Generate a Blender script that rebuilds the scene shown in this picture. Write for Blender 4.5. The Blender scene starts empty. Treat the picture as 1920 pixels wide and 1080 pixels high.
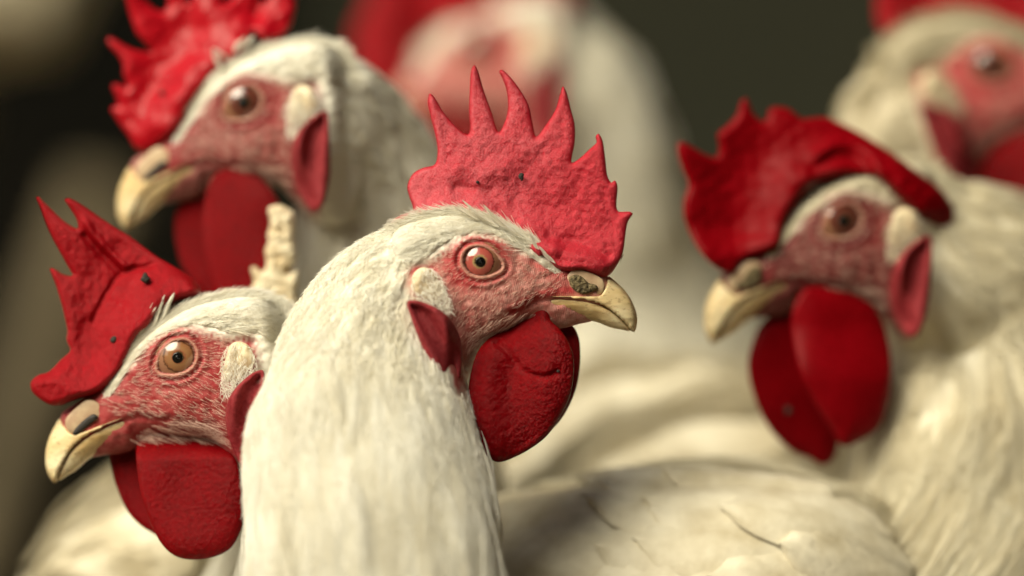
import bpy, math, random
import numpy as np
from mathutils import Vector
from mathutils.geometry import delaunay_2d_cdt
rng = np.random.default_rng(7)
random.seed(7)
sc = bpy.context.scene
C = sc.collection
R = math.radians

# ------------------------------------------------------------------ camera, light
D, WID, ZC = 1.5, 0.27, 0.42
K0 = WID / 1920
cam_d = bpy.data.cameras.new("camera"); cam = bpy.data.objects.new("camera", cam_d); C.objects.link(cam)
cam.location = (0, -D, ZC); cam.rotation_euler = (R(90), 0, 0)
cam_d.sensor_width = 36; cam_d.lens = 36 * D / WID
cam_d.clip_start = 0.05; cam_d.clip_end = 200
cam_d.dof.use_dof = True; cam_d.dof.focus_distance = D - 0.006; cam_d.dof.aperture_fstop = 2.9
sc.camera = cam
w = bpy.data.worlds.new("World"); sc.world = w; w.use_nodes = True
nt = w.node_tree; sky = nt.nodes.new("ShaderNodeTexSky"); sky.sky_type = 'NISHITA'; sky.sun_disc = False
SUN = Vector((-0.49, -0.57, 0.66)).normalized()
sky.sun_elevation = math.asin(SUN.z); sky.sun_rotation = math.atan2(SUN.x, SUN.y)
sky.dust_density = 4.0; sky.air_density = 1.0; sky.ozone_density = 0.5
nt.links.new(sky.outputs[0], nt.nodes["Background"].inputs[0]); nt.nodes["Background"].inputs[1].default_value = 0.05
sun_d = bpy.data.lights.new("sun", 'SUN'); sun = bpy.data.objects.new("sun", sun_d); C.objects.link(sun)
sun_d.energy = 1.5; sun_d.angle = R(45); sun_d.color = (1, 0.93, 0.80)
sun.rotation_euler = (-SUN).to_track_quat('-Z', 'Y').to_euler(); sun.location = SUN * 5
vs = sc.view_settings; vs.view_transform = 'Standard'; vs.look = 'None'; vs.gamma = 1; vs.use_curve_mapping = False
vs.exposure = 1.52
vs.use_white_balance = True; vs.white_balance_temperature = 6900; vs.white_balance_tint = 2
sc.cycles.max_bounces = 8; sc.cycles.diffuse_bounces = 4; sc.cycles.use_denoising = True
try: sc.cycles_curves.shape = 'RIBBONS'
except Exception: pass

# ------------------------------------------------------------------ material helpers
def mat(name):
    m = bpy.data.materials.new(name); m.use_nodes = True
    return m, m.node_tree, m.node_tree.nodes["Principled BSDF"]
def node(t, typ, **kw):
    n = t.nodes.new(typ)
    for k, v in kw.items():
        if k in n.inputs: n.inputs[k].default_value = v
        else: setattr(n, k, v)
    return n
def coords(t): return node(t, "ShaderNodeTexCoord").outputs["Object"]
def noise(t, scale, detail=3, vec=None, rough=0.55):
    n = node(t, "ShaderNodeTexNoise", Scale=scale, Detail=detail, Roughness=rough)
    t.links.new(vec or coords(t), n.inputs["Vector"]); return n.outputs[0]
def ramp(t, fac, stops):
    r = node(t, "ShaderNodeValToRGB"); e = r.color_ramp.elements
    while len(e) < len(stops): e.new(0.5)
    for el, (p, c) in zip(e, stops): el.position = p; el.color = (*c, 1) if len(c) == 3 else c
    t.links.new(fac, r.inputs[0]); return r.outputs[0]
def mixc(t, fac, a, b):
    n = node(t, "ShaderNodeMix", data_type='RGBA')
    for sock, v in ((n.inputs[0], fac), (n.inputs[6], a), (n.inputs[7], b)):
        if isinstance(v, (int, float)): sock.default_value = v
        elif isinstance(v, tuple): sock.default_value = (*v, 1)
        else: t.links.new(v, sock)
    return n.outputs[2]
def math_n(t, op, a, b=None):
    n = node(t, "ShaderNodeMath", operation=op)
    for i, v in enumerate((a, b)):
        if v is None: continue
        if isinstance(v, (int, float)): n.inputs[i].default_value = v
        else: t.links.new(v, n.inputs[i])
    return n.outputs[0]
def attr(t, name): return node(t, "ShaderNodeAttribute", attribute_name=name).outputs["Fac"]
def bump(t, h, strength, dist, prev=None):
    b = node(t, "ShaderNodeBump", Strength=strength, Distance=dist); t.links.new(h, b.inputs["Height"])
    if prev: t.links.new(prev, b.inputs["Normal"])
    return b.outputs[0]
def stretch(t, v, s, rot=(0, 0, 0)):
    m = node(t, "ShaderNodeMapping"); m.inputs["Scale"].default_value = s; m.inputs["Rotation"].default_value = rot
    t.links.new(v, m.inputs[0]); return m.outputs[0]

def red_skin(name, deep, light, rough=0.42, spec=0.5, bs=0.55, sss=0.12):
    m, t, b = mat(name); v = coords(t)
    n1 = noise(t, 90, 4, v); n2 = noise(t, 900, 3, v)
    f = math_n(t, 'ADD', math_n(t, 'MULTIPLY', n1, 0.4), math_n(t, 'MULTIPLY', n2, 0.6))
    c = ramp(t, f, [(0.30, deep), (0.70, light)])
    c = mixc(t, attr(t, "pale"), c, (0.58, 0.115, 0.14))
    t.links.new(c, b.inputs["Base Color"])
    b.inputs["Roughness"].default_value = rough; b.inputs["Specular IOR Level"].default_value = spec
    b.inputs["Subsurface Weight"].default_value = sss; b.inputs["Subsurface Radius"].default_value = (1, 0.15, 0.1); b.inputs["Subsurface Scale"].default_value = 0.002
    vo = node(t, "ShaderNodeTexVoronoi", Scale=1900.0, feature='SMOOTH_F1')
    dist = noise(t, 500, 2, v)
    wv = node(t, "ShaderNodeVectorMath", operation='MULTIPLY_ADD'); t.links.new(node(t, "ShaderNodeTexNoise", Scale=400.0).outputs[1], wv.inputs[0])
    wv.inputs[1].default_value = (0.0012,) * 3; t.links.new(stretch(t, v, (1, 1, 0.55), (0, 0.5, 0)), wv.inputs[2])
    t.links.new(wv.outputs[0], vo.inputs["Vector"])
    nb = bump(t, vo.outputs["Distance"], bs, 0.00035)
    nb = bump(t, noise(t, 700, 3, v), 0.3 * min(1, bs * bs * 3), 0.0006, nb)
    t.links.new(nb, b.inputs["Normal"])
    return m
M = {}
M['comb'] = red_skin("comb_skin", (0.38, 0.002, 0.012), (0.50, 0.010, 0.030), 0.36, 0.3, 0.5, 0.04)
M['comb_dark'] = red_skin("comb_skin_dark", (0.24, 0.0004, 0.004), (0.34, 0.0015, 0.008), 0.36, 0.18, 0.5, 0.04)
M['comb_shaded'] = red_skin("comb_skin_shaded", (0.13, 0.0002, 0.002), (0.22, 0.001, 0.005), 0.40, 0.07, 0.1, 0.04)  # darker red with shade built in, for the right rooster's comb and wattles
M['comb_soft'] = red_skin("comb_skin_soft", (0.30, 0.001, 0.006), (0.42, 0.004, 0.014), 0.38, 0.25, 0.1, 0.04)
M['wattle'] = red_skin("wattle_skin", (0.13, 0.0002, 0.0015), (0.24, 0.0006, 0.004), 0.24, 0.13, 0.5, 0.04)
M['earflap'] = red_skin("ear_flap_skin", (0.17, 0.004, 0.008), (0.38, 0.05, 0.06), 0.45, 0.2, 0.5)

def mat_body(name, lo, hi, fs=1.0):
    m, t, b = mat(name); v = coords(t)
    fe = ramp(t, noise(t, 35, 4, v), [(0.3, lo), (0.62, hi)])
    pale = ramp(t, noise(t, 500, 4, v), [(0.35, (0.50 * fs, 0.19 * fs, 0.16 * fs)), (0.65, (0.66 * fs, 0.36 * fs, 0.31 * fs))])
    red = ramp(t, noise(t, 400, 4, v), [(0.35, (0.36 * fs, 0.02 * fs, 0.025 * fs)), (0.65, (0.55 * fs, 0.10 * fs, 0.10 * fs))])
    nz = math_n(t, 'SUBTRACT', noise(t, 700, 3, v), 0.5)
    rd = math_n(t, 'ADD', attr(t, "redness"), math_n(t, 'MULTIPLY', nz, 0.7))
    sk = mixc(t, rd, pale, red)
    sk = mixc(t, attr(t, "lidtone"), sk, (0.50, 0.27, 0.19))
    sk = mixc(t, attr(t, "darkline"), sk, (0.05, 0.012, 0.008))
    c = mixc(t, attr(t, "featherness"), sk, fe)
    t.links.new(c, b.inputs["Base Color"]); b.inputs["Roughness"].default_value = 0.5
    b.inputs["Specular IOR Level"].default_value = 0.35
    wv = node(t, "ShaderNodeTexWave", Scale=620.0, Distortion=3.0, Detail=2.0); wv.inputs["Detail Scale"].default_value = 3
    t.links.new(stretch(t, v, (1, 0.3, 0.55), (0, 0.35, 0)), wv.inputs["Vector"])
    nb = bump(t, math_n(t, 'MULTIPLY', wv.outputs["Fac"], math_n(t, 'SUBTRACT', 1.0, attr(t, "featherness"))), 0.3, 0.0002)
    nb = bump(t, noise(t, 1700, 3, v), 0.5, 0.0003, nb)
    t.links.new(nb, b.inputs["Normal"]); return m
M['body'] = mat_body("body_skin", (0.74, 0.69, 0.55), (0.84, 0.81, 0.70))
M['body_dark_face'] = mat_body("cream_body_shaded_face", (0.62, 0.55, 0.39), (0.80, 0.75, 0.60), 0.42)  # face skin darkened throughout, painting in shade on the right rooster
M['body_pink_face'] = mat_body("white_body_pink_face", (0.74, 0.69, 0.55), (0.84, 0.81, 0.70), 0.8)
M['body_red_face'] = mat_body("white_body_half_shade_face", (0.74, 0.69, 0.55), (0.84, 0.81, 0.70), 0.62)  # face skin scaled down, shade painted into the upper left rooster
M['body_dull'] = mat_body("soiled_shaded_body_skin", (0.38, 0.31, 0.19), (0.60, 0.54, 0.40))  # soiled tone, lowered further to paint shade onto the back birds
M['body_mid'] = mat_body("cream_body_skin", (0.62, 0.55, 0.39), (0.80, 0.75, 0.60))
def mat_feather(name, lo, hi, transl=0.25, sat=None):
    m, t, b = mat(name)
    hi_n = node(t, "ShaderNodeHairInfo")
    v = coords(t)
    f = math_n(t, 'ADD', math_n(t, 'ADD', math_n(t, 'MULTIPLY', hi_n.outputs["Random"], 0.15), math_n(t, 'MULTIPLY', attr(t, "tone"), 0.35)), math_n(t, 'MULTIPLY', noise(t, 45, 3, v), 0.5))
    c = ramp(t, f, [(0.25, lo), (0.6, hi)])
    b.inputs["Roughness"].default_value = 0.6; b.inputs["Specular IOR Level"].default_value = 0.25
    t.links.new(c, b.inputs["Base Color"])
    tr = node(t, "ShaderNodeBsdfTranslucent"); t.links.new(c, tr.inputs[0])
    mx = node(t, "ShaderNodeMixShader"); mx.inputs[0].default_value = transl
    t.links.new(b.outputs[0], mx.inputs[1]); t.links.new(tr.outputs[0], mx.inputs[2])
    t.links.new(mx.outputs[0], t.nodes["Material Output"].inputs[0]); return m
M['down'] = mat_feather("white_plumage", (0.77, 0.72, 0.58), (0.92, 0.90, 0.82))
M['dull'] = mat_feather("soiled_shaded_plumage", (0.36, 0.30, 0.18), (0.60, 0.54, 0.40))  # yellow soiling plus extra darkening that stands in for shade on back birds
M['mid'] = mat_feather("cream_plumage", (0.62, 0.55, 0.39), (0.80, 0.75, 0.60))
M['bristle'] = mat_feather("face_bristles", (0.62, 0.36, 0.29), (0.80, 0.60, 0.50))
def mat_vane():
    m, t, b = mat("wing_feather"); v = coords(t)
    f = noise(t, 60, 4, v)
    c = ramp(t, f, [(0.3, (0.48, 0.41, 0.27)), (0.6, (0.72, 0.66, 0.51))])
    t.links.new(c, b.inputs["Base Color"]); b.inputs["Roughness"].default_value = 0.55; b.inputs["Specular IOR Level"].default_value = 0.3
    n = math_n(t, 'SINE', math_n(t, 'ADD', attr(t, "streak"), math_n(t, 'MULTIPLY', noise(t, 300, 2, v), 9.0)))
    t.links.new(bump(t, n, 0.25, 0.0002), b.inputs["Normal"]); return m
M['vane'] = mat_vane()
def mat_beak():
    m, t, b = mat("beak_horn"); v = coords(t)
    n = noise(t, 60, 4, stretch(t, v, (1, 1, 3), (0, 0.5, 0)))
    c = ramp(t, n, [(0.3, (0.58, 0.39, 0.16)), (0.55, (0.74, 0.57, 0.30)), (0.75, (0.80, 0.68, 0.43))])
    c = mixc(t, attr(t, "tipness"), c, (0.80, 0.70, 0.46))
    c = mixc(t, attr(t, "darkline"), c, (0.22, 0.10, 0.04))
    sp = ramp(t, noise(t, 900, 5, stretch(t, v, (0.6, 1, 1.4), (0, 0.5, 0))), [(0.36, (0.9, 0.9, 0.9)), (0.44, (0, 0, 0))])
    c = mixc(t, math_n(t, 'MULTIPLY', sp, 0.5), c, (0.30, 0.18, 0.08))
    t.links.new(c, b.inputs["Base Color"]); b.inputs["Roughness"].default_value = 0.38; b.inputs["Specular IOR Level"].default_value = 0.5
    b.inputs["Roughness"].default_value = 0.45
    b.inputs["Subsurface Weight"].default_value = 0.1; b.inputs["Subsurface Scale"].default_value = 0.002
    nb = bump(t, noise(t, 300, 4, stretch(t, v, (0.5, 1, 2), (0, 0.4, 0))), 0.25, 0.0005)
    t.links.new(nb, b.inputs["Normal"]); return m
M['beak'] = mat_beak()
def simple(name, col, rough=0.5, col2=None, scale=200, bs=0.3, bd=0.0005):
    m, t, b = mat(name); v = coords(t); n = noise(t, scale, 4, v)
    t.links.new(ramp(t, n, [(0.35, col2 or tuple(c * 0.7 for c in col)), (0.62, col)]), b.inputs["Base Color"])
    b.inputs["Roughness"].default_value = rough
    if rough > 0.85: b.inputs["Specular IOR Level"].default_value = 0.1
    t.links.new(bump(t, n, bs, bd), b.inputs["Normal"]); return m
M['lobe'] = simple("earlobe_skin", (0.78, 0.68, 0.46), 0.6, (0.60, 0.46, 0.28), 260, 0.5, 0.0008)
M['cere'] = simple("cere_skin", (0.58, 0.43, 0.27), 0.45, (0.46, 0.30, 0.19), 300)
M['crust'] = simple("nostril_crust", (0.20, 0.15, 0.07), 0.8, (0.05, 0.035, 0.015), 1100, 1.0, 0.001)
M['hole'] = simple("nostril_hole", (0.02, 0.014, 0.010), 0.6)
M['scab'] = simple("dark_scab", (0.035, 0.03, 0.022), 0.8, (0.01, 0.008, 0.006), 1500, 0.8, 0.0006)
M['cream'] = simple("dry_cream_comb", (0.74, 0.65, 0.46), 0.55, (0.58, 0.45, 0.26), 160, 0.9, 0.002)
M['pupil'] = simple("pupil_black", (0.006, 0.005, 0.004), 0.12, (0.004, 0.003, 0.003), 200, 0, 0)
M['leg'] = simple("leg_scales", (0.55, 0.38, 0.12), 0.5, (0.4, 0.25, 0.08), 300)
M['post'] = simple("old_timber", (0.13, 0.10, 0.055), 0.8, (0.09, 0.07, 0.035), 30, 0.6, 0.004)
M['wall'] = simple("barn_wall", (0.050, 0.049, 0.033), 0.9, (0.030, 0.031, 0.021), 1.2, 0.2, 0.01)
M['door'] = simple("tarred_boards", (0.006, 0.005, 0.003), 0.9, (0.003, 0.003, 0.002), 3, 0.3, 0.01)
M['ground'] = simple("litter", (0.15, 0.11, 0.06), 0.95, (0.07, 0.05, 0.03), 60, 0.8, 0.01)
M['straw'] = simple("straw", (0.40, 0.30, 0.13), 0.8, (0.25, 0.18, 0.08), 40)
def mat_eye(name, inner, outer):
    m, t, b = mat(name)
    r = attr(t, "rad"); v = coords(t)
    n = noise(t, 1600, 3, v)
    rr = math_n(t, 'ADD', r, math_n(t, 'MULTIPLY', math_n(t, 'SUBTRACT', n, 0.5), 0.3))
    c = ramp(t, rr, [(0.28, (0.05, 0.035, 0.015)), (0.40, inner), (0.52, (outer[0] * 1.1, outer[1] * 1.3, outer[2] * 1.3)), (0.84, outer), (0.95, (0.05, 0.015, 0.008)), (1.02, (0.30, 0.14, 0.08))])
    t.links.new(c, b.inputs["Base Color"]); b.inputs["Roughness"].default_value = 0.08
    b.inputs["Coat Weight"].default_value = 1.0; b.inputs["Coat Roughness"].default_value = 0.03; return m
M['eye'] = mat_eye("iris_red", (0.36, 0.24, 0.11), (0.36, 0.07, 0.055))
M['eye_dark'] = mat_eye("iris_dark", (0.06, 0.03, 0.02), (0.12, 0.03, 0.02))
M['eye_amber'] = mat_eye("iris_amber", (0.28, 0.10, 0.05), (0.27, 0.115, 0.05))

# ------------------------------------------------------------------ 2D helpers
def catmull(pts, step=3.0, closed=True):
    p = np.asarray(pts, float); n = len(p); out = []
    for i in range(n if closed else n - 1):
        if closed: p0, p1, p2, p3 = p[i - 1], p[i], p[(i + 1) % n], p[(i + 2) % n]
        else: p0, p1, p2, p3 = p[max(i - 1, 0)], p[i], p[i + 1], p[min(i + 2, n - 1)]
        m = max(1, int(np.hypot(*(p2 - p1)) / step)); u = (np.arange(m) / m)[:, None]
        a = np.hypot(*(p2 - p1)) + 1e-9
        # tension keeps long/short neighbours from overshooting
        t1 = (p2 - p0) / (np.hypot(*(p2 - p1)) + np.hypot(*(p1 - p0)) + 1e-9) * a
        t2 = (p3 - p1) / (np.hypot(*(p3 - p2)) + np.hypot(*(p2 - p1)) + 1e-9) * a
        out.append((2*u**3-3*u**2+1)*p1 + (u**3-2*u**2+u)*t1 + (-2*u**3+3*u**2)*p2 + (u**3-u**2)*t2)
    o = np.vstack(out)
    if not closed: o = np.vstack([o, p[-1]])
    return o
def seg_dist(P, poly, closed=True):
    P = np.asarray(P, float); A = np.asarray(poly, float)
    B = np.roll(A, -1, 0) if closed else A[1:]
    if not closed: A = A[:-1]
    res = np.empty(len(P)); AB = B - A; L2 = (AB**2).sum(1) + 1e-12
    for i in range(0, len(P), 4000):
        q = P[i:i+4000, None, :] - A[None]
        t = np.clip((q * AB[None]).sum(2) / L2, 0, 1)
        d = q - t[..., None] * AB[None]
        res[i:i+4000] = np.sqrt((d**2).sum(2).min(1))
    return res
def inside(P, poly):
    P = np.asarray(P, float); A = np.asarray(poly, float); B = np.roll(A, -1, 0)
    res = np.zeros(len(P), bool)
    for i in range(0, len(P), 4000):
        x = P[i:i+4000, 0][:, None]; y = P[i:i+4000, 1][:, None]
        c = ((A[:, 1] > y) != (B[:, 1] > y)) & (x < (B[:, 0] - A[:, 0]) * (y - A[:, 1]) / (B[:, 1] - A[:, 1] + 1e-12) + A[:, 0])
        res[i:i+4000] = c.sum(1) % 2 == 1
    return res
def triangulate(outline, spacing, insets=(), fine=None):
    o = np.asarray(outline, float); n = len(o)
    x0, y0 = o.min(0); x1, y1 = o.max(0)
    gx, gy = np.meshgrid(np.arange(x0, x1, spacing), np.arange(y0, y1, spacing * 0.87))
    gx = gx + (np.arange(gx.shape[0]) % 2)[:, None] * spacing * 0.5
    g = np.stack([gx.ravel(), gy.ravel()], 1)
    if fine is not None:
        c, r, s2 = fine
        g = g[np.hypot(g[:, 0] - c[0], g[:, 1] - c[1]) > r]
        fx, fy = np.meshgrid(np.arange(c[0] - r, c[0] + r, s2), np.arange(c[1] - r, c[1] + r, s2 * 0.87))
        fx = fx + (np.arange(fx.shape[0]) % 2)[:, None] * s2 * 0.5
        f = np.stack([fx.ravel(), fy.ravel()], 1); f = f[np.hypot(f[:, 0] - c[0], f[:, 1] - c[1]) < r]
        g = np.vstack([g, f])
    g = g[inside(g, o)]; d = seg_dist(g, o)
    mx = max(insets) if insets else 0
    g = g[d > mx + spacing * 0.5]
    allp = [o]
    tn = np.roll(o, -1, 0) - np.roll(o, 1, 0); tn /= np.linalg.norm(tn, axis=1)[:, None] + 1e-9
    nr = np.stack([-tn[:, 1], tn[:, 0]], 1)
    if not inside(o[:1] + nr[:1] * 0.5, o)[0]: nr = -nr
    for k in insets:
        q = o + nr * k; q = q[inside(q, o)]; q = q[seg_dist(q, o) > k * 0.93]; allp.append(q)
    allp.append(g); P = np.vstack(allp)
    r = delaunay_2d_cdt([Vector(p) for p in P], [(i, (i + 1) % n) for i in range(n)], [], 1, 1e-4)
    V = np.array([tuple(v) for v in r[0]]); F = [tuple(f) for f in r[2]]
    return V, F
def snoise(x, y, wl, seed):
    r = np.random.default_rng(seed); s = 0
    for i in range(16):
        a = r.uniform(0, 2 * np.pi); f = 2 * np.pi / wl * r.uniform(0.6, 1.6)
        s = s + np.sin(f * (np.cos(a) * x + np.sin(a) * y) + r.uniform(0, 7))
    return s / 4.9
def papillae(x, y, wl, seed, ang=0.6):
    """fine wrinkled skin: warped ridges, longer one way than the other"""
    a = ang + 0.7 * snoise(x, y, 120, seed + 1); u = x * np.cos(a) + y * np.sin(a); v = -x * np.sin(a) + y * np.cos(a)
    u = u + 3.0 * snoise(x, y, 28, seed + 2); v = v + 3.0 * snoise(x, y, 24, seed + 3)
    n = 0.6 * snoise(u, v * 0.5, wl, seed + 4) + 0.5 * snoise(u, v, wl * 0.55, seed + 5)
    return 1 - 2 * np.abs(np.tanh(1.3 * n))
def Zm(x0, y0, s, pts): return [(x0 + x / s, y0 + y / s) for x, y in pts]
def smooth(a, b, x): t = np.clip((x - a) / (b - a), 0, 1); return t * t * (3 - 2 * t)

# ------------------------------------------------------------------ objects
def kpx(Y): return K0 * (D + Y) / D
def wpt(px, py, Y): k = kpx(Y); return np.array([(px - 960) * k, Y, ZC - (py - 540) * k])
def link(name, data, parent=None, m=None):
    o = bpy.data.objects.new(name, data); C.objects.link(o)
    if parent is not None: o.parent = parent
    if m is not None: data.materials.append(m)
    return o
def mesh_from(name, V, F, smooth_=True):
    me = bpy.data.meshes.new(name); me.from_pydata([tuple(v) for v in V], [], F); me.update()
    if smooth_: me.polygons.foreach_set("use_smooth", [True] * len(me.polygons))
    return me
def add_attr(me, name, vals):
    a = me.attributes.new(name, 'FLOAT', 'POINT'); a.data.foreach_set("value", np.asarray(vals, np.float32))
def tag(o, label, cat, group=None):
    o['label'] = label; o['category'] = cat
    if group: o['group'] = group
def curves(name, P, rad, parent, m, origin, tone=None):
    """P: (n, p, 3) strands in world space, rad: (n, p)"""
    n, p, _ = P.shape
    cu = bpy.data.hair_curves.new(name); cu.add_curves([p] * n)
    cu.attributes['position'].data.foreach_set('vector', (P - origin).astype(np.float32).ravel())
    ra = cu.attributes.get('radius') or cu.attributes.new('radius', 'FLOAT', 'POINT')
    ra.data.foreach_set('value', rad.astype(np.float32).ravel())
    ta = cu.attributes.new('tone', 'FLOAT', 'CURVE'); ta.data.foreach_set('value', np.asarray(rng.random(n) if tone is None else tone, np.float32))
    o = link(name, cu, parent, m); o['kind'] = 'stuff'
    return o

EYE_R = np.array([902.0, 490.0])
class Bird:
    def __init__(s, name, Y, base, eye=(902, 490), tip=None, mirror=False, ang=None, scale=1.0, yaw=0.0):
        s.Y = Y; s.k = kpx(Y); s.eye = np.array(eye, float); s.yaw = math.tan(R(yaw))
        v = np.array([290.0, 125.0])
        if mirror: v = v * [-1, 1]
        if tip is not None:
            u = np.array(tip, float) - s.eye; sc_ = np.hypot(*u) / np.hypot(*v); a = math.atan2(u[1], u[0]) - math.atan2(v[1], v[0])
        else: sc_ = scale; a = R(ang or 0)
        rot = np.array([[math.cos(a), -math.sin(a)], [math.sin(a), math.cos(a)]])
        s.A = rot @ np.diag([-1.0 if mirror else 1.0, 1.0]) * sc_; s.s = sc_; s.Ai = np.linalg.inv(s.A)
        s.o = np.array(base, float)
        s.root = bpy.data.objects.new(name, None); C.objects.link(s.root); s.root.location = base; s.root.empty_display_size = 0.03
    def img(s, p): return s.eye + (np.asarray(p, float) - EYE_R) @ s.A.T
    def loc(s, p, h):                                    # bird picture plane + side offset -> local metres
        p = np.asarray(p, float); h = np.asarray(h, float)
        q = np.stack([(p[:, 0] - 960) * s.k, s.Y - h * s.k + s.yaw * (p[:, 0] - s.eye[0]) * s.k, ZC - (p[:, 1] - 540) * s.k], 1)
        return q - s.o
    crown = 1.0
    def canon(s, p, h):
        p = np.array(p, float); dy = p[:, 1] - 452
        p[:, 1] = np.where(dy < 0, 452 + dy * s.crown, p[:, 1])      # some birds are flatter on top
        return s.loc(s.img(p), np.asarray(h) * s.s)
    def to_canon(s, L):                                  # local metres -> canonical head plane
        q = np.asarray(L) + s.o
        p = np.stack([q[:, 0] / s.k + 960, 540 - (q[:, 2] - ZC) / s.k], 1)
        h = (s.Y + s.yaw * (p[:, 0] - s.eye[0]) * s.k - q[:, 1]) / s.k / s.s
        return EYE_R + (p - s.eye) @ s.Ai.T, h

def orient(me):
    import bmesh
    bm = bmesh.new(); bm.from_mesh(me); bmesh.ops.recalc_face_normals(bm, faces=bm.faces); bm.to_mesh(me); bm.free()
def slab(name, b, outline, m, T=12, Rr=20, spacing=4, relief=None, hc=None, canonical=False, parent=None, side=1, edge=None, insets=None, Tf=None, attrs=None, step=3.0, raw=False, fine=None, one_sided=0.0):
    """a solid leaf: outline, rounded rim, thickness T (half), relief on both faces"""
    o = np.array(outline) if raw else catmull(outline, step)
    ins = insets if insets is not None else (Rr * 0.06, Rr * 0.2, Rr * 0.45)
    V, F = triangulate(o, spacing, ins, fine)
    d = seg_dist(V, o if edge is None else edge, edge is None)
    t = (Tf(V) if Tf else T) * np.sqrt(np.clip(1 - (1 - np.clip(d / Rr, 0, 1))**2, 0, 1))
    rel = relief(V, d) if relief else 0
    c = hc(V) if hc else np.zeros(len(V))
    hf = c + t + rel; hb = c - t * (1 - one_sided) + (rel * 0.5 if relief else 0)
    onb = seg_dist(V, o) < 1e-3
    shared = onb & (t < 0.05)
    hf = np.where(shared, c, hf); hb = np.where(shared, c, hb)
    n = len(V); idx = np.arange(n); bi = np.where(shared, idx, -1); nb = np.where(~shared)[0]; bi[nb] = n + np.arange(len(nb))
    f = b.canon if canonical else b.loc
    P = np.vstack([f(V, side * hf), f(V[nb], side * hb[nb])])
    FF = F + [tuple(bi[i] for i in reversed(t_)) for t_ in F]
    FF = [tuple(int(i) for i in t_) for t_ in FF if len(set(t_)) == 3]
    if edge is not None:                                 # close the open end with a rim
        from collections import Counter
        ec = Counter(frozenset(e) for t_ in F for e in ((t_[0], t_[1]), (t_[1], t_[2]), (t_[2], t_[0])))
        for e, cc in ec.items():
            if cc == 1:
                i, j = tuple(e)
                q = [i, j, int(bi[j]), int(bi[i])]; q = list(dict.fromkeys(q))
                if len(q) >= 3: FF.append(tuple(int(v) for v in q))
    me = mesh_from(name, P, FF); orient(me)
    if attrs:
        V2 = np.vstack([V, V[nb]]); d2 = np.concatenate([d, d[nb]])
        for k, fn in attrs.items(): add_attr(me, k, fn(V2, d2))
    return link(name, me, parent or b.root, m)

# ------------------------------------------------------------------ canonical head (side view of the centre bird)
OPEN = Zm(740, 420, 5.4, [(700,370),(715,310),(760,262),(830,242),(900,250),(960,278),(1010,318),(1060,370),(1085,430),(1060,465),(1000,495),(930,518),(850,520),(780,500),(730,455),(705,410)])
OPENc = catmull(OPEN, 2)
HEAD = catmull([(1135,512),(1095,500),(1050,478),(1000,448),(950,420),(900,402),(850,394),(800,402),(750,420),(715,455),(700,510),(705,570),(725,640),(765,715),(815,758),(862,738),(886,690),(905,650),(950,625),(1000,604),(1045,616),(1085,608),(1120,598),(1140,575),(1143,540)], 5)
CTRL = np.array([(1140,515,34),(1100,500,34),(1050,480,40),(1000,450,52),(950,425,60),(900,405,66),(850,396,72),(800,404,80),(750,425,90),(700,470,95),(900,440,84),(860,450,92),(940,450,78),(902,490,88),(840,500,96),(800,530,98),(750,520,100),(800,600,98),(720,600,90),(850,700,84),(800,740,70),(900,560,92),(950,540,80),(960,500,76),(1000,520,66),(1040,540,55),(1100,540,44),(1140,560,40),(1060,500,46),(1060,560,46),(965,583,72),(900,630,72),(950,610,62),(1000,590,48),(1045,605,36),(1100,595,34),(870,680,74),(880,600,86)], float)
def tps(r): return np.where(r > 0, r * r * np.log(r + 1e-9), 0)
def rbf_fit(c):
    n = len(c); p = c[:, :2] / 100; Kk = tps(np.hypot(p[:, None, 0] - p[None, :, 0], p[:, None, 1] - p[None, :, 1])) + np.eye(n) * 0.02
    Q = np.hstack([np.ones((n, 1)), p]); A = np.block([[Kk, Q], [Q.T, np.zeros((3, 3))]])
    return np.linalg.solve(A, np.concatenate([c[:, 2], np.zeros(3)]))
RW = rbf_fit(CTRL)
def Hraw(P):
    P = np.asarray(P, float)
    xe = np.interp(P[:, 1], [380, 420, 470, 520, 565, 640, 730], [740, 728, 735, 752, 762, 800, 858])
    return Hrbf(P) * (1 - 0.6 * smooth(0, 60, xe - P[:, 0]))
def Hrbf(P):
    p = np.asarray(P) / 100; q = CTRL[:, :2] / 100
    Kk = tps(np.hypot(p[:, None, 0] - q[None, :, 0], p[:, None, 1] - q[None, :, 1]))
    return Kk @ RW[:-3] + RW[-3] + p @ RW[-2:]
MOUTH = np.array([(955,585),(975,580),(1000,566),(1022,563),(1060,564),(1100,570),(1130,580)])
def face_relief(P):
    de = seg_dist(P, OPENc); ins = inside(P, OPENc); sd = np.where(ins, -de, de)
    r = np.zeros(len(P))
    r += np.where(sd < 0, -30 * smooth(0, 5, -sd), 0)
    r += 4.5 * np.exp(-((sd - 4.5) / 4.0)**2) - 4.0 * np.exp(-((sd - 12) / 2.6)**2) + 2.2 * np.exp(-((sd - 19) / 4.5)**2) - 1.5 * np.exp(-((sd - 28) / 5)**2)
    far = smooth(10, 40, sd)
    r += far * (1.6 * snoise(P[:, 0], P[:, 1], 26, 3) + 1.0 * snoise(P[:, 0], P[:, 1], 12, 4))
    r -= 7 * np.exp(-(seg_dist(P, MOUTH, False) / 5)**2)
    brow = np.array([(850,462),(880,447),(920,447),(960,462),(990,485)])
    r += 2 * np.exp(-(seg_dist(P, brow, False) / 14)**2)
    notch = np.array([(768,512),(785,502),(812,500)])
    r -= 8 * np.exp(-(seg_dist(P, notch, False) / 5)**2)
    return r
def Hs(P):
    d = seg_dist(P, HEAD)
    return Hraw(P) * np.sqrt(np.clip(1 - (1 - np.clip(d / 46, 0, 1))**2, 0, 1))
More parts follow.
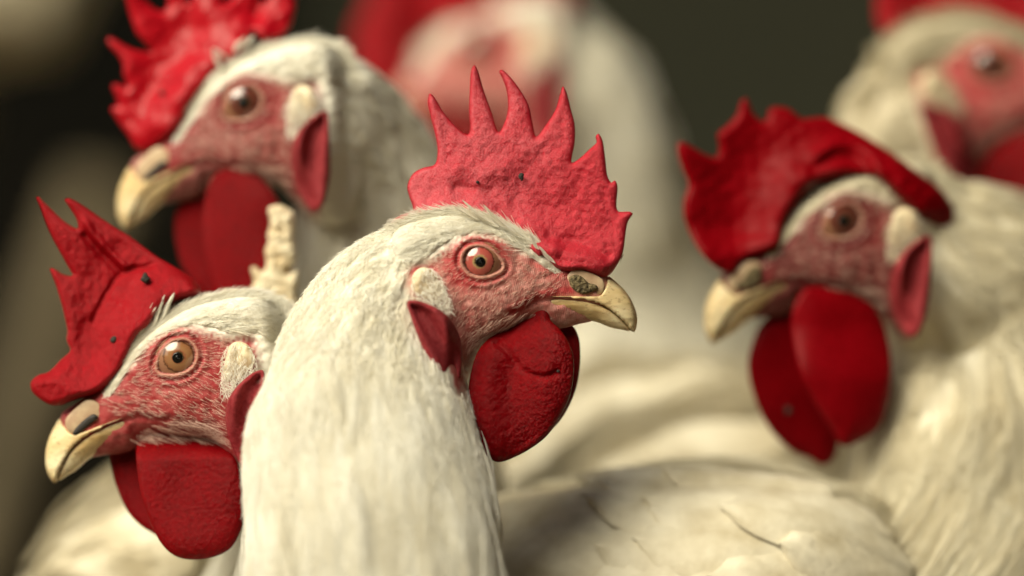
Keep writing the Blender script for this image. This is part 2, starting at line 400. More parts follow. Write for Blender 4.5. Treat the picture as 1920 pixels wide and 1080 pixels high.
BARE = catmull([(1150,545),(1140,495),(1100,490),(1050,468),(1018,452),(1000,478),(960,458),(915,440),(870,446),(835,470),(800,495),(768,503),(766,530),(786,580),(803,628),(830,692),(853,730),(872,722),(890,680),(905,650),(950,640),(1000,625),(1060,630),(1120,612),(1150,590)], 5)
def face_attrs(Pc, h):
    """featherness, redness, lidtone, darkline per point"""
    ins = inside(Pc, BARE); db = seg_dist(Pc, BARE); sd = np.where(ins, db, -db)
    fe = 1 - smooth(-12, 14, sd + 7 * snoise(Pc[:, 0], Pc[:, 1], 12, 9))
    de = seg_dist(Pc, OPENc); ino = inside(Pc, OPENc); s = np.where(ino, -de, de)
    red = np.full(len(Pc), 0.12)
    red += 0.55 * np.exp(-((s - 12) / 10)**2)
    back = smooth(30, -60, Pc[:, 0] - EYE_R[0])
    red += 0.8 * np.exp(-((s - 25) / 16)**2) * back
    red += 0.35 * np.exp(-((s - 22) / 12)**2) * smooth(0, -30, Pc[:, 1] - EYE_R[1])
    strip = np.array([(960,582),(985,568),(1010,555),(1040,546),(1070,543)])
    red += 1.0 * np.exp(-(seg_dist(Pc, strip, False) / 9)**2)
    red += 0.9 * np.exp(-(seg_dist(Pc, np.array([(768,508),(790,502),(815,503)]), False) / 7)**2)
    red += 0.6 * np.exp(-(seg_dist(Pc, np.array([(1000,488),(1050,515),(1090,508)]), False) / 14)**2)
    red += 0.35 * np.exp(-(seg_dist(Pc, np.array([(880,600),(870,660),(850,710)]), False) / 25)**2)
    lid = 0.8 * np.exp(-((s - 3.8) / 2.6)**2)
    dark = np.where(s < 0.5, 0.8, 0) + 0.18 * np.exp(-((s - 13.5) / 1.6)**2) * smooth(20, -5, Pc[:, 0] - EYE_R[0] - 10)
    return fe, np.clip(red, 0, 1), lid, np.clip(dark, 0, 1)

# ------------------------------------------------------------------ body: swept neck and torso fused with the head
def sweep(nodes, nr=150, ns=96, transport=False):
    n = np.array(nodes, float)
    k = kpx(n[:, 2]); Cc = np.stack([(n[:, 0] - 960) * k, n[:, 2], ZC - (n[:, 1] - 540) * k], 1)
    A = np.hstack([Cc, (n[:, 3] * k)[:, None], (n[:, 4] * k)[:, None]])
    L = np.concatenate([[0], np.cumsum(np.linalg.norm(np.diff(Cc, axis=0), axis=1))])
    u = np.linspace(0, L[-1], nr); out = np.empty((nr, 5))
    tang = np.gradient(A, L, axis=0)
    for i, x in enumerate(u):
        j = min(np.searchsorted(L, x, 'right') - 1, len(L) - 2); hh = L[j + 1] - L[j]; t = (x - L[j]) / hh
        out[i] = (2*t**3-3*t**2+1)*A[j] + (t**3-2*t**2+t)*hh*tang[j] + (-2*t**3+3*t**2)*A[j+1] + (t**3-t**2)*hh*tang[j+1]
    Cs = out[:, :3]; T = np.gradient(Cs, axis=0); T /= np.linalg.norm(T, axis=1)[:, None]
    B = np.empty_like(T); B[0] = np.cross(T[0], [0, 1, 0]); B[0] /= np.linalg.norm(B[0])
    for i in range(1, nr):
        v = B[i - 1] - T[i] * (B[i - 1] @ T[i]); B[i] = v / np.linalg.norm(v)
    N = np.cross(T, B)
    th = np.linspace(0, 2 * np.pi, ns, endpoint=False)
    rv = np.maximum(out[:, 3], 0.001); rh = np.maximum(out[:, 4], 0.001)
    P = Cs[:, None, :] + rv[:, None, None] * np.cos(th)[None, :, None] * B[:, None, :] + rh[:, None, None] * np.sin(th)[None, :, None] * N[:, None, :]
    return dict(P=P, C=Cs, T=T, u=u, nr=nr, ns=ns)
def sweep_lumps(S, amp, wl, seed):
    r = np.random.default_rng(seed); P = S['P']; n = P - S['C'][:, None, :]; n = n / (np.linalg.norm(n, axis=2)[..., None] + 1e-9); s = 0
    for i in range(7):
        d = r.normal(size=3); d /= np.linalg.norm(d); s = s + np.sin(2 * np.pi / (wl * r.uniform(0.6, 1.5)) * (P @ d) + r.uniform(0, 7))
    S['P'] = P + n * (s / 3 * amp)[..., None]
def sweep_finish(S):
    P = S['P']; du = np.gradient(P, axis=0); dv = (np.roll(P, -1, 1) - np.roll(P, 1, 1)) / 2
    N = np.cross(du, dv); N /= np.linalg.norm(N, axis=2)[..., None] + 1e-12
    out = P - S['C'][:, None, :]
    N[(N * out).sum(2) < 0] *= -1
    S['N'] = N; S['du'] = du; S['dv'] = dv
def sweep_mesh(S, o):
    P = S['P']; nr, ns = S['nr'], S['ns']
    V = np.vstack([P.reshape(-1, 3), P[0].mean(0)[None], P[-1].mean(0)[None]]) - o; F = []
    for i in range(nr - 1):
        a, b_ = i * ns, (i + 1) * ns
        F += [(a + j, a + (j + 1) % ns, b_ + (j + 1) % ns, b_ + j) for j in range(ns)]
    F += [((j + 1) % ns, j, nr * ns) for j in range(ns)] + [((nr-1)*ns + j, (nr-1)*ns + (j + 1) % ns, nr * ns + 1) for j in range(ns)]
    me = mesh_from("tmp", V, F); orient(me); return me
def head_mesh(b):
    V, F = triangulate(HEAD, 5, (2, 6, 13, 22), ((905, 492), 52, 2.0))
    d = seg_dist(V, HEAD); onb = d < 1e-3
    h = Hraw(V) * np.sqrt(np.clip(1 - (1 - np.clip(d / 46, 0, 1))**2, 0, 1)) + face_relief(V) * smooth(4, 30, d)
    h = np.where(onb, 0, np.maximum(h, 0.6)); n = len(V); nb = np.where(~onb)[0]; bi = np.arange(n); bi[nb] = n + np.arange(len(nb))
    P = np.vstack([b.canon(V, h), b.canon(V[nb], -h[nb])])
    FF = F + [tuple(int(bi[i]) for i in reversed(t)) for t in F]; FF = [t for t in FF if len(set(t)) == 3]
    me = mesh_from("tmp_head", P, FF); orient(me); return me
def union(meshes):
    base = bpy.data.objects.new("tmp_base", meshes[0]); C.objects.link(base); tmp = [base]
    for me in meshes[1:]:
        o = bpy.data.objects.new("tmp_cut", me); C.objects.link(o); tmp.append(o)
        md = base.modifiers.new("u", 'BOOLEAN'); md.operation = 'UNION'; md.object = o
        try: md.solver = 'MANIFOLD'
        except Exception: md.solver = 'EXACT'
    dg = bpy.context.evaluated_depsgraph_get(); dg.update()
    out = bpy.data.meshes.new_from_object(base.evaluated_get(dg))
    need = max(len(m_.vertices) for m_ in meshes) * 0.5
    if len(out.vertices) < need: print("UNION FAILED", len(out.vertices), [len(m_.vertices) for m_ in meshes])
    for o in tmp: bpy.data.objects.remove(o)
    for me in meshes:
        if me.users == 0: bpy.data.meshes.remove(me)
    return out
def build_body(b, sweeps, head=True):
    ms = [sweep_mesh(S, b.o) for S in sweeps]
    if head: ms.append(head_mesh(b))
    me = union(ms) if len(ms) > 1 else ms[0]; me.name = "body"
    me.polygons.foreach_set("use_smooth", [True] * len(me.polygons))
    co = np.empty(len(me.vertices) * 3, np.float32); me.vertices.foreach_get("co", co); co = co.reshape(-1, 3)
    if head:
        Pc, h = b.to_canon(co); near = (Pc[:, 0] > 650) & (Pc[:, 0] < 1300) & (Pc[:, 1] > 300) & (Pc[:, 1] < 800) & (np.abs(h) < 140)
        fe = np.ones(len(co)); rd = np.zeros(len(co)); ld = np.zeros(len(co)); dk = np.zeros(len(co))
        a = face_attrs(Pc[near], h[near]); fe[near], rd[near], ld[near], dk[near] = a
        rd = np.clip(rd + getattr(b, 'redbias', 0) * (1 - fe), 0, 1)
    else: fe = np.ones(len(co)); rd = ld = dk = np.zeros(len(co))
    for nme, v in (("featherness", fe), ("redness", rd), ("lidtone", ld), ("darkline", dk)): add_attr(me, nme, v)
    while me.materials: me.materials.pop()
    return link("body", me, b.root, M[getattr(b, "bodymat", "body")])

def grid_eval(G, t, v):
    nr, ns = G.shape[:2]; t = np.clip(t, 0, nr - 1.001); i = t.astype(int); ft = (t - i)[..., None]
    v = np.mod(v, ns); j = v.astype(int) % ns; fv = (v - np.floor(v))[..., None]; j2 = (j + 1) % ns
    return (G[i, j] * (1-fv) + G[i, j2] * fv) * (1-ft) + (G[i+1, j] * (1-fv) + G[i+1, j2] * fv) * ft
def plumage(b, S, n, L, Wd, strands=26, rad=0.00006, lift=0.0012, t0=0.0, t1=1.0, name="plumage", mask=True, pts=5, fuzz=0.25, seed=1, front=False, soft=0.0005, mt=None):
    """soft feathers laid along the sweep: n feathers, each a fan of barbs round a shaft.  L, Wd: functions of the fraction along the sweep (m)"""
    r = np.random.default_rng(seed); P, N = S['P'], S['N']; nr, ns = S['nr'], S['ns']
    area = np.linalg.norm(np.cross(S['du'], S['dv']), axis=2); rows = np.arange(nr); area[(rows < t0 * nr) | (rows > t1 * nr)] = 0; area[-2:] = 0
    if front: area *= (N[:, :, 1] < 0.35)
    p = area.ravel() / area.sum(); id_ = r.choice(len(p), n, p=p)
    bt = id_ // ns + r.random(n); bv = id_ % ns + r.random(n)
    base = grid_eval(P, bt, bv)
    if mask and hasattr(b, 'A') and getattr(b, 'has_head', True):
        Pc, h = b.to_canon(base - b.o)
        ex = inside(Pc, BARE) & (np.abs(h) < 150)
        ex |= (Pc[:, 0] > 900) & (Pc[:, 1] < 640) & (np.abs(h) < 150)
        bt, bv = bt[~ex], bv[~ex]
    n = len(bt); f = bt / nr; Ls = L(f) * r.uniform(0.75, 1.25, n); Ws = Wd(f) * r.uniform(0.7, 1.2, n)
    su = np.linalg.norm(grid_eval(S['du'], bt, bv), axis=1) + 1e-6; sv = np.linalg.norm(grid_eval(S['dv'], bt, bv), axis=1) + 1e-6
    skew = r.normal(0, 0.16, n); lf = lift * np.interp(f, [0, .14, .3], [.35, .6, 1]) * r.uniform(0.4, 1.2, n) * (1 + 2.0 * (r.random(n) < 0.06))
    s0 = r.random((n, strands))**0.8 * 0.88; ds = 0.42 * (1 - s0) + 0.08; sd = np.where(r.random((n, strands)) < 0.5, -1, 1)
    q = np.linspace(0, 1, pts)[None, None, :]
    s = s0[..., None] + ds[..., None] * q
    env = np.sqrt(np.clip(1 - (s0 + ds), 0.0, 1)) * np.minimum(1, (s0 + ds) * 3) + 0.10
    lat = (sd * env * r.uniform(0.3, 1.0, (n, strands)) * Ws[:, None])[..., None] * q**0.75
    lat = lat + (skew * Ls)[:, None, None] * s**2 + (r.normal(0, 1, (n, strands)) * fuzz * Ws[:, None] * 0.5)[..., None] * q**2
    tt = bt[:, None, None] + (Ls / su)[:, None, None] * s; vv = bv[:, None, None] + lat / sv[:, None, None]
    Ps = grid_eval(P, tt, vv); Ns = grid_eval(N, tt, vv)
    curl = np.clip(np.abs(lat) / (Ws[:, None, None] + 1e-9), 0, 1.5)
    hgt = 0.0002 + lf[:, None, None] * (0.25 + 1.1 * s - 0.75 * s**2) - 0.0005 * curl**2 + (r.normal(0, 1, (n, strands)) * fuzz * 0.0012)[..., None] * q**2 + (r.random((n, strands)) * soft)[..., None] * (0.3 + 0.7 * s)
    Ps = Ps + Ns * hgt[..., None]
    over = tt > nr - 2
    keep = ~over.any(2)
    tn = np.repeat(r.random(n)[:, None], strands, 1)[keep]
    Ps = Ps[keep]; rr = rad * np.array([1.0, 1.0, 0.95, 0.75, 0.25] if pts == 5 else np.linspace(1, 0.3, pts))[None, :] * r.uniform(0.7, 1.3, (len(Ps), 1))
    return curves(name, Ps, rr, b.root, M[mt or getattr(b, 'plumemat', 'down')], b.o, tn)

def head_hair(b, poly, n, length, rad, dirf, m, lift=0.25, pts=4, seed=3, name="bristles", both=True, jit=0.25, off=0.0, clump=0, hmin=24):
    """fine feathers and bristles rooted on the side of the head, canonical px"""
    r = np.random.default_rng(seed); o = catmull(poly, 6); x0, y0 = o.min(0); x1, y1 = o.max(0); P = np.empty((0, 2))
    while len(P) < n:
        q = r.uniform((x0, y0), (x1, y1), (n * 2, 2)); P = np.vstack([P, q[inside(q, o)]])
    P = P[:n]
    if clump:
        nc = n // 22; ci = r.integers(0, nc, n); cen = P[:nc]; off_ = r.normal(0, clump, (n, 2)); P = cen[ci] + off_
        ch_k = seg_dist(cen, o) > 9 * np.abs(snoise(cen[:, 0], cen[:, 1], 16, 77)) * (cen[:, 1] > 428)
        ok = inside(P, o); P = np.where(ok[:, None], P, cen[ci]); ch = r.uniform(-1.2, 2.2, nc)[ci]; ca = r.normal(0, 0.22, nc)[ci]; cl = r.uniform(.7, 1.3, nc)[ci]
    a = np.arctan2(*dirf(P).T[::-1]) + r.normal(0, jit, n); d = np.stack([np.cos(a), np.sin(a)], 1)
    Ln = length * r.uniform(0.6, 1.3, n)
    if clump:
        Ln = length * cl * np.where(ch_k[ci], 1, 0.25) * r.uniform(.75, 1.1, n); a = a + ca; d = np.stack([np.cos(a), np.sin(a)], 1)
    q = np.linspace(0, 1, pts); res = []
    for sd in ((1, -1) if both else (1,)):
        pts_ = [P + d * (Ln * qq)[:, None] - (off_ * 0.75 * qq**1.5 if clump else 0) for qq in q]
        st = []
        lf = lift * r.uniform(0.3, 1.5, n)
        for qq, pp in zip(q, pts_):
            hb = np.maximum(np.where(inside(pp, HEAD), Hs(pp), 0), hmin) + face_relief(pp) * 0.6 * smooth(5, 25, seg_dist(pp, HEAD))
            st.append(b.canon(pp, sd * (hb + 0.8 + off + (ch * (0.4 + qq) if clump else 0) + 1.5 * qq + lf * Ln * (qq - 0.45 * qq * qq))))
        res.append(np.stack(st, 1))
    S = np.vstack(res) + b.o; rr = rad * b.k * b.s * np.linspace(1, 0.3, pts)[None, :] * r.uniform(0.7, 1.3, (len(S), 1))
    return curves(name, S, rr, b.root, m, b.o)
def vec_field(pairs):
    ps = np.array([p[:2] for p in pairs], float); ds = np.array([p[2:] for p in pairs], float)
    def f(P):
        w_ = 1 / (((P[:, None, :] - ps[None])**2).sum(2) + 200); w_ /= w_.sum(1)[:, None]; return w_ @ ds
    return f
CROWN = [(1015,456),(1000,446),(950,418),(900,400),(850,393),(800,401),(745,422),(705,470),(700,530),(730,520),(762,498),(800,482),(838,456),(872,438),(915,432),(960,450),(1000,476)]
crown_dir = vec_field([(1060,500,-.85,-.5),(1000,460,-.85,-.5),(940,430,-.92,-.35),(880,410,-.98,-.1),(820,410,-.97,.15),(750,440,-.85,.45),(710,510,-.6,.8),(800,480,-.95,.2)])
face_dir = vec_field([(1000,530,-.6,.5),(960,500,-.75,-.2),(930,450,-.85,-.45),(860,455,-.95,.0),(900,560,-.5,.85),(950,560,-.5,.8),(850,600,-.45,.9),(820,540,-.8,.6),(900,620,-.75,.65),(980,590,-.8,.6)])

# ------------------------------------------------------------------ head parts
UB = Zm(940, 460, 4.911, [(100,608),(180,580),(250,540),(330,490),(420,455),(550,438),(700,446),(800,448),(900,435),(940,380),(965,300),(990,285),(1060,340),(1140,420),(1200,510),(1240,610),(1252,690),(1240,770),(1222,800),(1190,785),(1150,745),(1080,680),(1000,615),(900,562),(800,532),(650,512),(480,506),(380,512),(300,540),(200,592)])
LBK = Zm(940, 460, 4.911, [(440,500),(650,496),(800,516),(900,546),(1000,599),(1080,664),(1150,735),(1185,788),(1100,775),(1000,755),(900,715),(800,690),(650,660),(520,655),(450,600)])
BEAKALL = catmull(Zm(940, 460, 4.911, [(965,240),(990,285),(1060,340),(1140,420),(1200,510),(1240,610),(1252,690),(1240,770),(1222,800),(1100,778),(1000,757),(900,718),(800,695),(650,665),(480,660),(300,660)]), 4, False)
def beak_T(V):
    d = seg_dist(V, BEAKALL, False)
    return np.minimum(Hraw(V) * 0 + 30 + 22 * smooth(1190, 1060, V[:, 0]), 60) * np.sqrt(np.clip(1 - (1 - np.clip(d / 50, 0, 1))**2, 0.0, 1)) + 1.2
ULINE = catmull(Zm(940, 460, 4.911, [(380,512),(480,508),(650,513),(800,533),(900,563),(1000,616),(1080,681),(1150,746)]), 4, False)
def tipness(V, d): return np.clip(0.75 * np.exp(-(np.hypot(V[:, 0] - 1160, V[:, 1] - 592) / 26)**2), 0, 1)
def beakdark(V, d): return 0.4 * np.exp(-(seg_dist(V, ULINE, False) / 2.0)**2) + 0.3 * smooth(1040, 990, V[:, 0])
def beaks(b, up=True):
    rl = lambda V, d: -1.5 * np.exp(-(seg_dist(V, ULINE, False) / 4)**2) + 0.7 * snoise(V[:, 0], V[:, 1] * 2.2, 30, 5)
    at = {"tipness": tipness, "darkline": beakdark}
    slab("upper_beak", b, UB, M['beak'], Rr=3, spacing=4, Tf=beak_T, relief=rl, canonical=True, insets=(0.8, 2.5), attrs=at)
    slab("lower_beak", b, LBK, M['beak'], Rr=3, spacing=4, Tf=lambda V: beak_T(V) * 0.95, relief=rl, canonical=True, insets=(0.8, 2.5), attrs=at)
CERE = Zm(940, 460, 4.911, [(600,300),(640,240),(700,218),(780,240),(880,280),(935,325),(945,390),(920,440),(860,460),(760,455),(690,435),(630,385)])
NOST = Zm(940, 460, 4.911, [(620,300),(680,272),(740,290),(800,345),(870,365),(885,395),(850,422),(760,447),(690,428),(640,380)])
SLIT = [(1072,540),(1078,532),(1098,536),(1118,545),(1126,553),(1118,556),(1096,549)]
def nostrils(b, crust):
    for sd in (1, -1):
        c = slab("cere", b, CERE, M['cere'], T=4, Rr=26, spacing=4, canonical=True, side=sd, hc=lambda V: 35 + 10 * smooth(1135, 1065, V[:, 0]), insets=(1, 4))
        slab("nostril", b, NOST if crust else SLIT, M['crust'] if crust else M['hole'], T=6 if crust else 3, Rr=8 if crust else 4, spacing=2.5, canonical=True, side=sd, parent=c,
             hc=lambda V: 41 + 10 * smooth(1135, 1065, V[:, 0]), insets=(1,), relief=(lambda V, d: 1.6 * snoise(V[:, 0], V[:, 1], 8, 8)) if crust else None)
def eyes(b, m):
    for sd in (1, -1):
        cx, cy, r_, hc_ = 899.5, 490.5, 54.0, 45.0
        V = []; F = []; rad = []
        nu, nv = 28, 48
        for i in range(nu):
            a = (i + 0.001) / (nu - 1) * R(100)
            for j in range(nv):
                t = 2 * np.pi * j / nv; V.append((cx + r_ * math.sin(a) * math.cos(t), cy + r_ * math.sin(a) * math.sin(t), hc_ + r_ * math.cos(a))); rad.append(r_ * math.sin(a) / 28.5 if a < R(90) else 2)
        V = np.array(V)
        for i in range(nu - 1): F += [(i*nv+j, i*nv+(j+1) % nv, (i+1)*nv+(j+1) % nv, (i+1)*nv+j) for j in range(nv)]
        me = mesh_from("eye", b.canon(V[:, :2], sd * V[:, 2]), F); orient(me); add_attr(me, "rad", rad); e = link("eye", me, b.root, m)
        V = []; px_, py_ = 901.8, 491.8
        rs = [0, 3, 6, 8.2, 9.3, 9.7]; V = [(px_, py_)] + [(px_ + q * math.cos(t), py_ + q * math.sin(t)) for q in rs[1:] for t in np.linspace(0, 2*np.pi, 24, endpoint=False)]
        V = np.array(V); hh = hc_ + np.sqrt(r_**2 - (V[:, 0]-cx)**2 - (V[:, 1]-cy)**2) + 0.5; hh[-24:] -= 1.2
        F = [(0, 1 + j, 1 + (j+1) % 24) for j in range(24)]
        for i in range(len(rs) - 2): F += [(1+i*24+j, 1+i*24+(j+1) % 24, 1+(i+1)*24+(j+1) % 24, 1+(i+1)*24+j) for j in range(24)]
        me = mesh_from("pupil", b.canon(V, sd * hh), F); link("pupil", me, e, M['pupil'])
LOBE = Zm(740, 420, 5.4, [(185,620),(195,520),(250,458),(320,440),(385,468),(425,520),(475,600),(520,690),(505,765),(430,800),(350,775),(260,725),(208,690)])
EARF = Zm(740, 560, 5.4, [(140,30),(230,15),(350,50),(470,110),(560,190),(640,320),(680,450),(690,620),(670,800),(640,885),(560,885),(480,815),(400,705),(320,565),(250,385),(185,200)])
EGRO = catmull(Zm(740, 560, 5.4, [(210,60),(330,190),(450,380),(540,560),(600,740)]), 4, False)
def ears(b):
    for sd in (1, -1):
        slab("earlobe", b, LOBE, M['lobe'], T=15, Rr=30, spacing=4, canonical=True, side=sd, hc=lambda V: Hrbf(V) + 8 + 16 * smooth(820, 780, V[:, 0]), relief=lambda V, d: 1.5 * snoise(V[:, 0], V[:, 1], 15, 6))
        slab("ear_wattle", b, EARF, M['earflap'], T=16, Rr=14, spacing=4, canonical=True, side=sd, hc=lambda V: Hrbf(V) + 25 + 40 * smooth(864, 836, V[:, 0]),
             relief=lambda V, d: -24 * np.exp(-(seg_dist(V, EGRO, False) / 16)**2) * smooth(2, 14, d) + 2.2 * np.sin((V[:, 0] * 0.86 - V[:, 1] * 0.5) / 3.6) * smooth(700, 600, V[:, 1]))
def scab(b, pts, parent, canonical=False, h=16, T=3):
    slab("scab", b, pts, M['scab'], T=T, Rr=5, spacing=2.5, canonical=canonical, parent=parent, hc=lambda V: np.full(len(V), float(h)), insets=(1,), step=2)
def blob(cx, cy, r, seed=0, sq=1.0):
    g = np.random.default_rng(seed); return [(cx + r * g.uniform(.6, 1.2) * math.cos(t), cy + sq * r * g.uniform(.6, 1.2) * math.sin(t)) for t in np.linspace(0, 2*np.pi, 9, endpoint=False)]

def tuft(b, tufts, n=34, w=7, rad=0.6, h=66, name="crown_tuft", seed=5, canonical=True):
    """little pointed feathers that stand over the foot of the comb: (x0,y0,x1,y1) base to tip"""
    r = np.random.default_rng(seed); out = []
    for (x0, y0, x1, y1) in tufts:
        a = np.array([x0, y0]); d = np.array([x1 - x0, y1 - y0]); nn = np.array([-d[1], d[0]]) / np.hypot(*d)
        for i in range(n):
            s0 = r.uniform(0, .7); s1 = min(1, s0 + r.uniform(.3, .6)); lat = r.uniform(-1, 1) * w
            env = lambda s: math.sin(math.pi * min(1, (1 - s) * .5 + .0)) 
            q = np.linspace(0, 1, 4); s = s0 + (s1 - s0) * q
            xy = a + d * s[:, None] + nn * (lat * (1 - s)**.6 * q**.6)[:, None] + nn * (6 * (s - .5)**2)[:, None]
            hh = h + 12 * s - abs(lat) * 0.4 + r.normal(0, 1.5)
            out.append((b.canon if canonical else b.loc)(xy, hh))
    S = np.array(out) + b.o; rr = np.full(S.shape[:2], rad * b.k) * np.array([1, 1, .8, .3])[None]
    return curves(name, S, rr, b.root, M['down'], b.o)
def head_hairs(b, dens=1.0, rad=1.0, bl=1.0, ridge=True):
    dn = M[getattr(b, 'plumemat', 'down')]
    head_hair(b, CROWN, int(14000 * dens), 34, 0.62 * rad, crown_dir, dn, 0.14, name="crown_feathers", seed=11, clump=4.5, jit=0.12)
    if ridge: head_hair(b, [(1020,460),(1000,446),(950,418),(900,400),(850,393),(800,401),(745,422),(738,437),(800,417),(850,410),(900,418),(950,436),(1000,462),(1012,470)], int(5000 * dens), 30, 0.62 * rad, crown_dir, dn, 0.2, name="crown_ridge_feathers", seed=16, hmin=50)
    head_hair(b, [(1060,512),(1000,500),(960,462),(910,442),(860,450),(810,490),(790,545),(800,590),(860,640),(900,640),(960,600),(1010,560),(1050,545)], int(1000 * dens), 9 * bl, 0.34 * rad, face_dir, M['bristle'], 0.22, name="face_bristles", seed=12, jit=0.2)
    head_hair(b, [(880,640),(900,612),(950,592),(1000,585),(1040,600),(1000,612),(950,625),(900,650)], int(170 * dens), 22 * bl, 0.42 * rad, face_dir, M['bristle'], 0.25, name="jaw_bristles", seed=13, jit=0.15, off=6)
    head_hair(b, [(772,530),(790,505),(815,505),(840,545),(850,580),(820,590),(785,570)], int(700 * dens), 13, 0.5 * rad, vec_field([(800,540,.5,.85),(830,570,-.1,1),(780,560,.2,1)]), dn, 0.5, name="earlobe_fuzz", seed=14, jit=0.6, off=28)
    head_hair(b, [(1055,512),(1010,478),(960,446),(930,438),(970,462),(1010,492),(1045,516)], int(700 * dens), 20, 0.5 * rad, vec_field([(1000,480,-.7,-.7),(950,450,-.8,-.6)]), dn, 0.3, name="brow_feathers", seed=15)
def legs(b, pts, ztop):
    for (x, y) in pts:
        V = []; F = []
        def tube(p, q, r0, r1, ns=8):
            p, q = np.array(p, float), np.array(q, float); d = q - p; d /= np.linalg.norm(d); u = np.cross(d, [0.3, 1, 0.2]); u /= np.linalg.norm(u); v = np.cross(d, u); o = len(V)
            for c, r_ in ((p, r0), (q, r1)):
                for j in range(ns): t = 2*math.pi*j/ns; V.append(c + r_ * (math.cos(t)*u + math.sin(t)*v) - b.o)
            for j in range(ns): F.append((o+j, o+(j+1) % ns, o+ns+(j+1) % ns, o+ns+j))
            F.append(tuple(o+j for j in range(ns))); F.append(tuple(o+ns+j for j in range(ns)))
        tube((x, y, ztop), (x, y, 0.09), 0.013, 0.007); tube((x, y, 0.09), (x, y - 0.012, 0.008), 0.0065, 0.005)
        for a in (-0.6, 0, 0.6, math.pi): tube((x, y - 0.012, 0.008), (x + 0.05*math.sin(a), y - 0.012 - 0.05*math.cos(a), 0.004), 0.0055, 0.003)
        me = mesh_from("leg", V, F); orient(me); link("leg", me, b.root, M['leg'])

# ------------------------------------------------------------------ setting
def sheet(name, pts, m):
    me = mesh_from(name, pts, [tuple(range(len(pts)))], False); o = link(name, me, None, m); o['kind'] = 'structure'; return o
def box(name, lo, hi, m, parent=None, bevel=0.004):
    import bmesh
    bm = bmesh.new(); bmesh.ops.create_cube(bm, size=1)
    for v in bm.verts: v.co = Vector([lo[i] + (v.co[i] + 0.5) * (hi[i] - lo[i]) for i in range(3)])
    bmesh.ops.bevel(bm, geom=bm.edges[:], offset=bevel, segments=2, affect='EDGES')
    me = bpy.data.meshes.new(name); bm.to_mesh(me); bm.free(); return link(name, me, parent, m)
sheet("ground", [(-60, -60, 0), (60, -60, 0), (60, 60, 0), (-60, 60, 0)], M['ground'])
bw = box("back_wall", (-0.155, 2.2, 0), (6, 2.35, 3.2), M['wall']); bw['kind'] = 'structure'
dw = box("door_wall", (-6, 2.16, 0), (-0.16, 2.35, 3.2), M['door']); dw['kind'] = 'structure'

rf = box("unseen_roof", (0.05, -4.0, 2.3), (6, 2.35, 2.4), M['wall']); rf['kind'] = 'structure'  # two unseen slabs overhead, added to cut sky light, open towards the sun
rf = box("unseen_roof", (-6, 0.7, 2.302), (0.048, 2.35, 2.4), M['wall']); rf['kind'] = 'structure'
for nm, lo, hi in (("unseen_side_wall", (3.0, -4.0, 0), (3.15, 2.19, 2.297)), ("unseen_front_wall", (-4.0, -4.15, 0), (3.15, -4.003, 2.297))):  # unseen walls added to block sky glare from the right and behind
    o_ = box(nm, lo, hi, M['wall']); o_['kind'] = 'structure'
# ------------------------------------------------------------------ CENTRE ROOSTER
G = "white roosters crowded together"
b = Bird("rooster", 0.0, (-0.035, 0.02, 0)); b.redbias = 0.1
S = sweep([(1010,545,0.0,22,18),(960,535,0.0,42,42),(890,520,0.0,78,62),(822,520,0.0,104,84),(760,562,-0.002,132,110),(712,645,-0.006,166,138),(690,745,-0.012,200,160),(685,850,-0.02,224,190),(690,960,-0.026,232,215),(698,1080,-0.03,236,250),(705,1250,-0.026,300,330),(710,1450,0.02,330,340),(715,1620,0.10,330,320),(720,1640,0.19,260,260),(722,1600,0.26,100,100),(722,1585,0.28,10,10)], 240, 120)
sweep_lumps(S, 0.0010, 0.035, 3); sweep_finish(S)
build_body(b, [S])
plumage(b, S, 15000, lambda f: np.interp(f, [0, .06, .12, .2, .3, .5], [.004, .007, .013, .024, .036, .044]), lambda f: np.interp(f, [0, .08, .15, .3, .5], [.0018, .0026, .0042, .0062, .0085]), 20, 0.000065, 0.0005, 0.05, 0.62, seed=21, fuzz=0.4, soft=0.0009)
Ln = lambda f: np.interp(f, [0, .12, .2, .3, .5], [.008, .018, .028, .040, .046])
plumage(b, S, 1500, Ln, lambda f: np.interp(f, [0, .15, .3, .5], [.0020, .0035, .0050, .0065]), 46, 0.000065, 0.0022, 0.14, 0.6, seed=121, fuzz=0.3, soft=0.0003, name="hackle_feathers")
plumage(b, S, 260, Ln, lambda f: np.interp(f, [0, .15, .3, .5], [.0016, .0030, .0042, .005]), 30, 0.00006, 0.0050, 0.20, 0.6, seed=122, fuzz=0.5, soft=0.001, name="loose_feathers")
CT = Zm(700, 100, 2.7, [(85,890),(105,840),(150,815),(200,795),(180,720),(172,670),(200,610),(250,580),(310,562),(325,490),(310,400),(290,320),(275,250),(285,203),(312,225),(350,290),(400,350),(445,395),(476,412),(490,385),(485,300),(488,180),(495,85),(512,60),(530,90),(560,190),(600,300),(634,398),(655,370),(680,290),(677,200),(655,130),(637,92),(650,82),(690,115),(740,180),(785,260),(805,350),(824,422),(860,380),(920,290),(945,210),(960,167),(980,200),(1000,280),(1020,360),(1020,450),(1004,552),(1040,535),(1100,480),(1130,450),(1125,420),(1140,407),(1160,440),(1175,540),(1185,620),(1205,655),(1222,643),(1236,670),(1236,795),(1300,802),(1314,810),(1290,850),(1280,890),(1265,1000),(1248,1060)]) + \
     Zm(720, 420, 2.348, [(1055,130),(1020,190),(995,222),(955,238),(880,212),(820,215),(760,205),(700,150)]) + Zm(700, 100, 2.7, [(880,1070),(760,1000),(640,900),(500,880),(350,890),(200,920)])
base = np.array(Zm(700, 100, 2.7, [(150,900),(350,840),(550,850),(720,920),(850,1010)]) + [(1040,500),(1090,515)])
fold = catmull(Zm(700, 100, 2.7, [(420,640),(520,655),(600,690),(640,740),(720,800)]), 4, False)
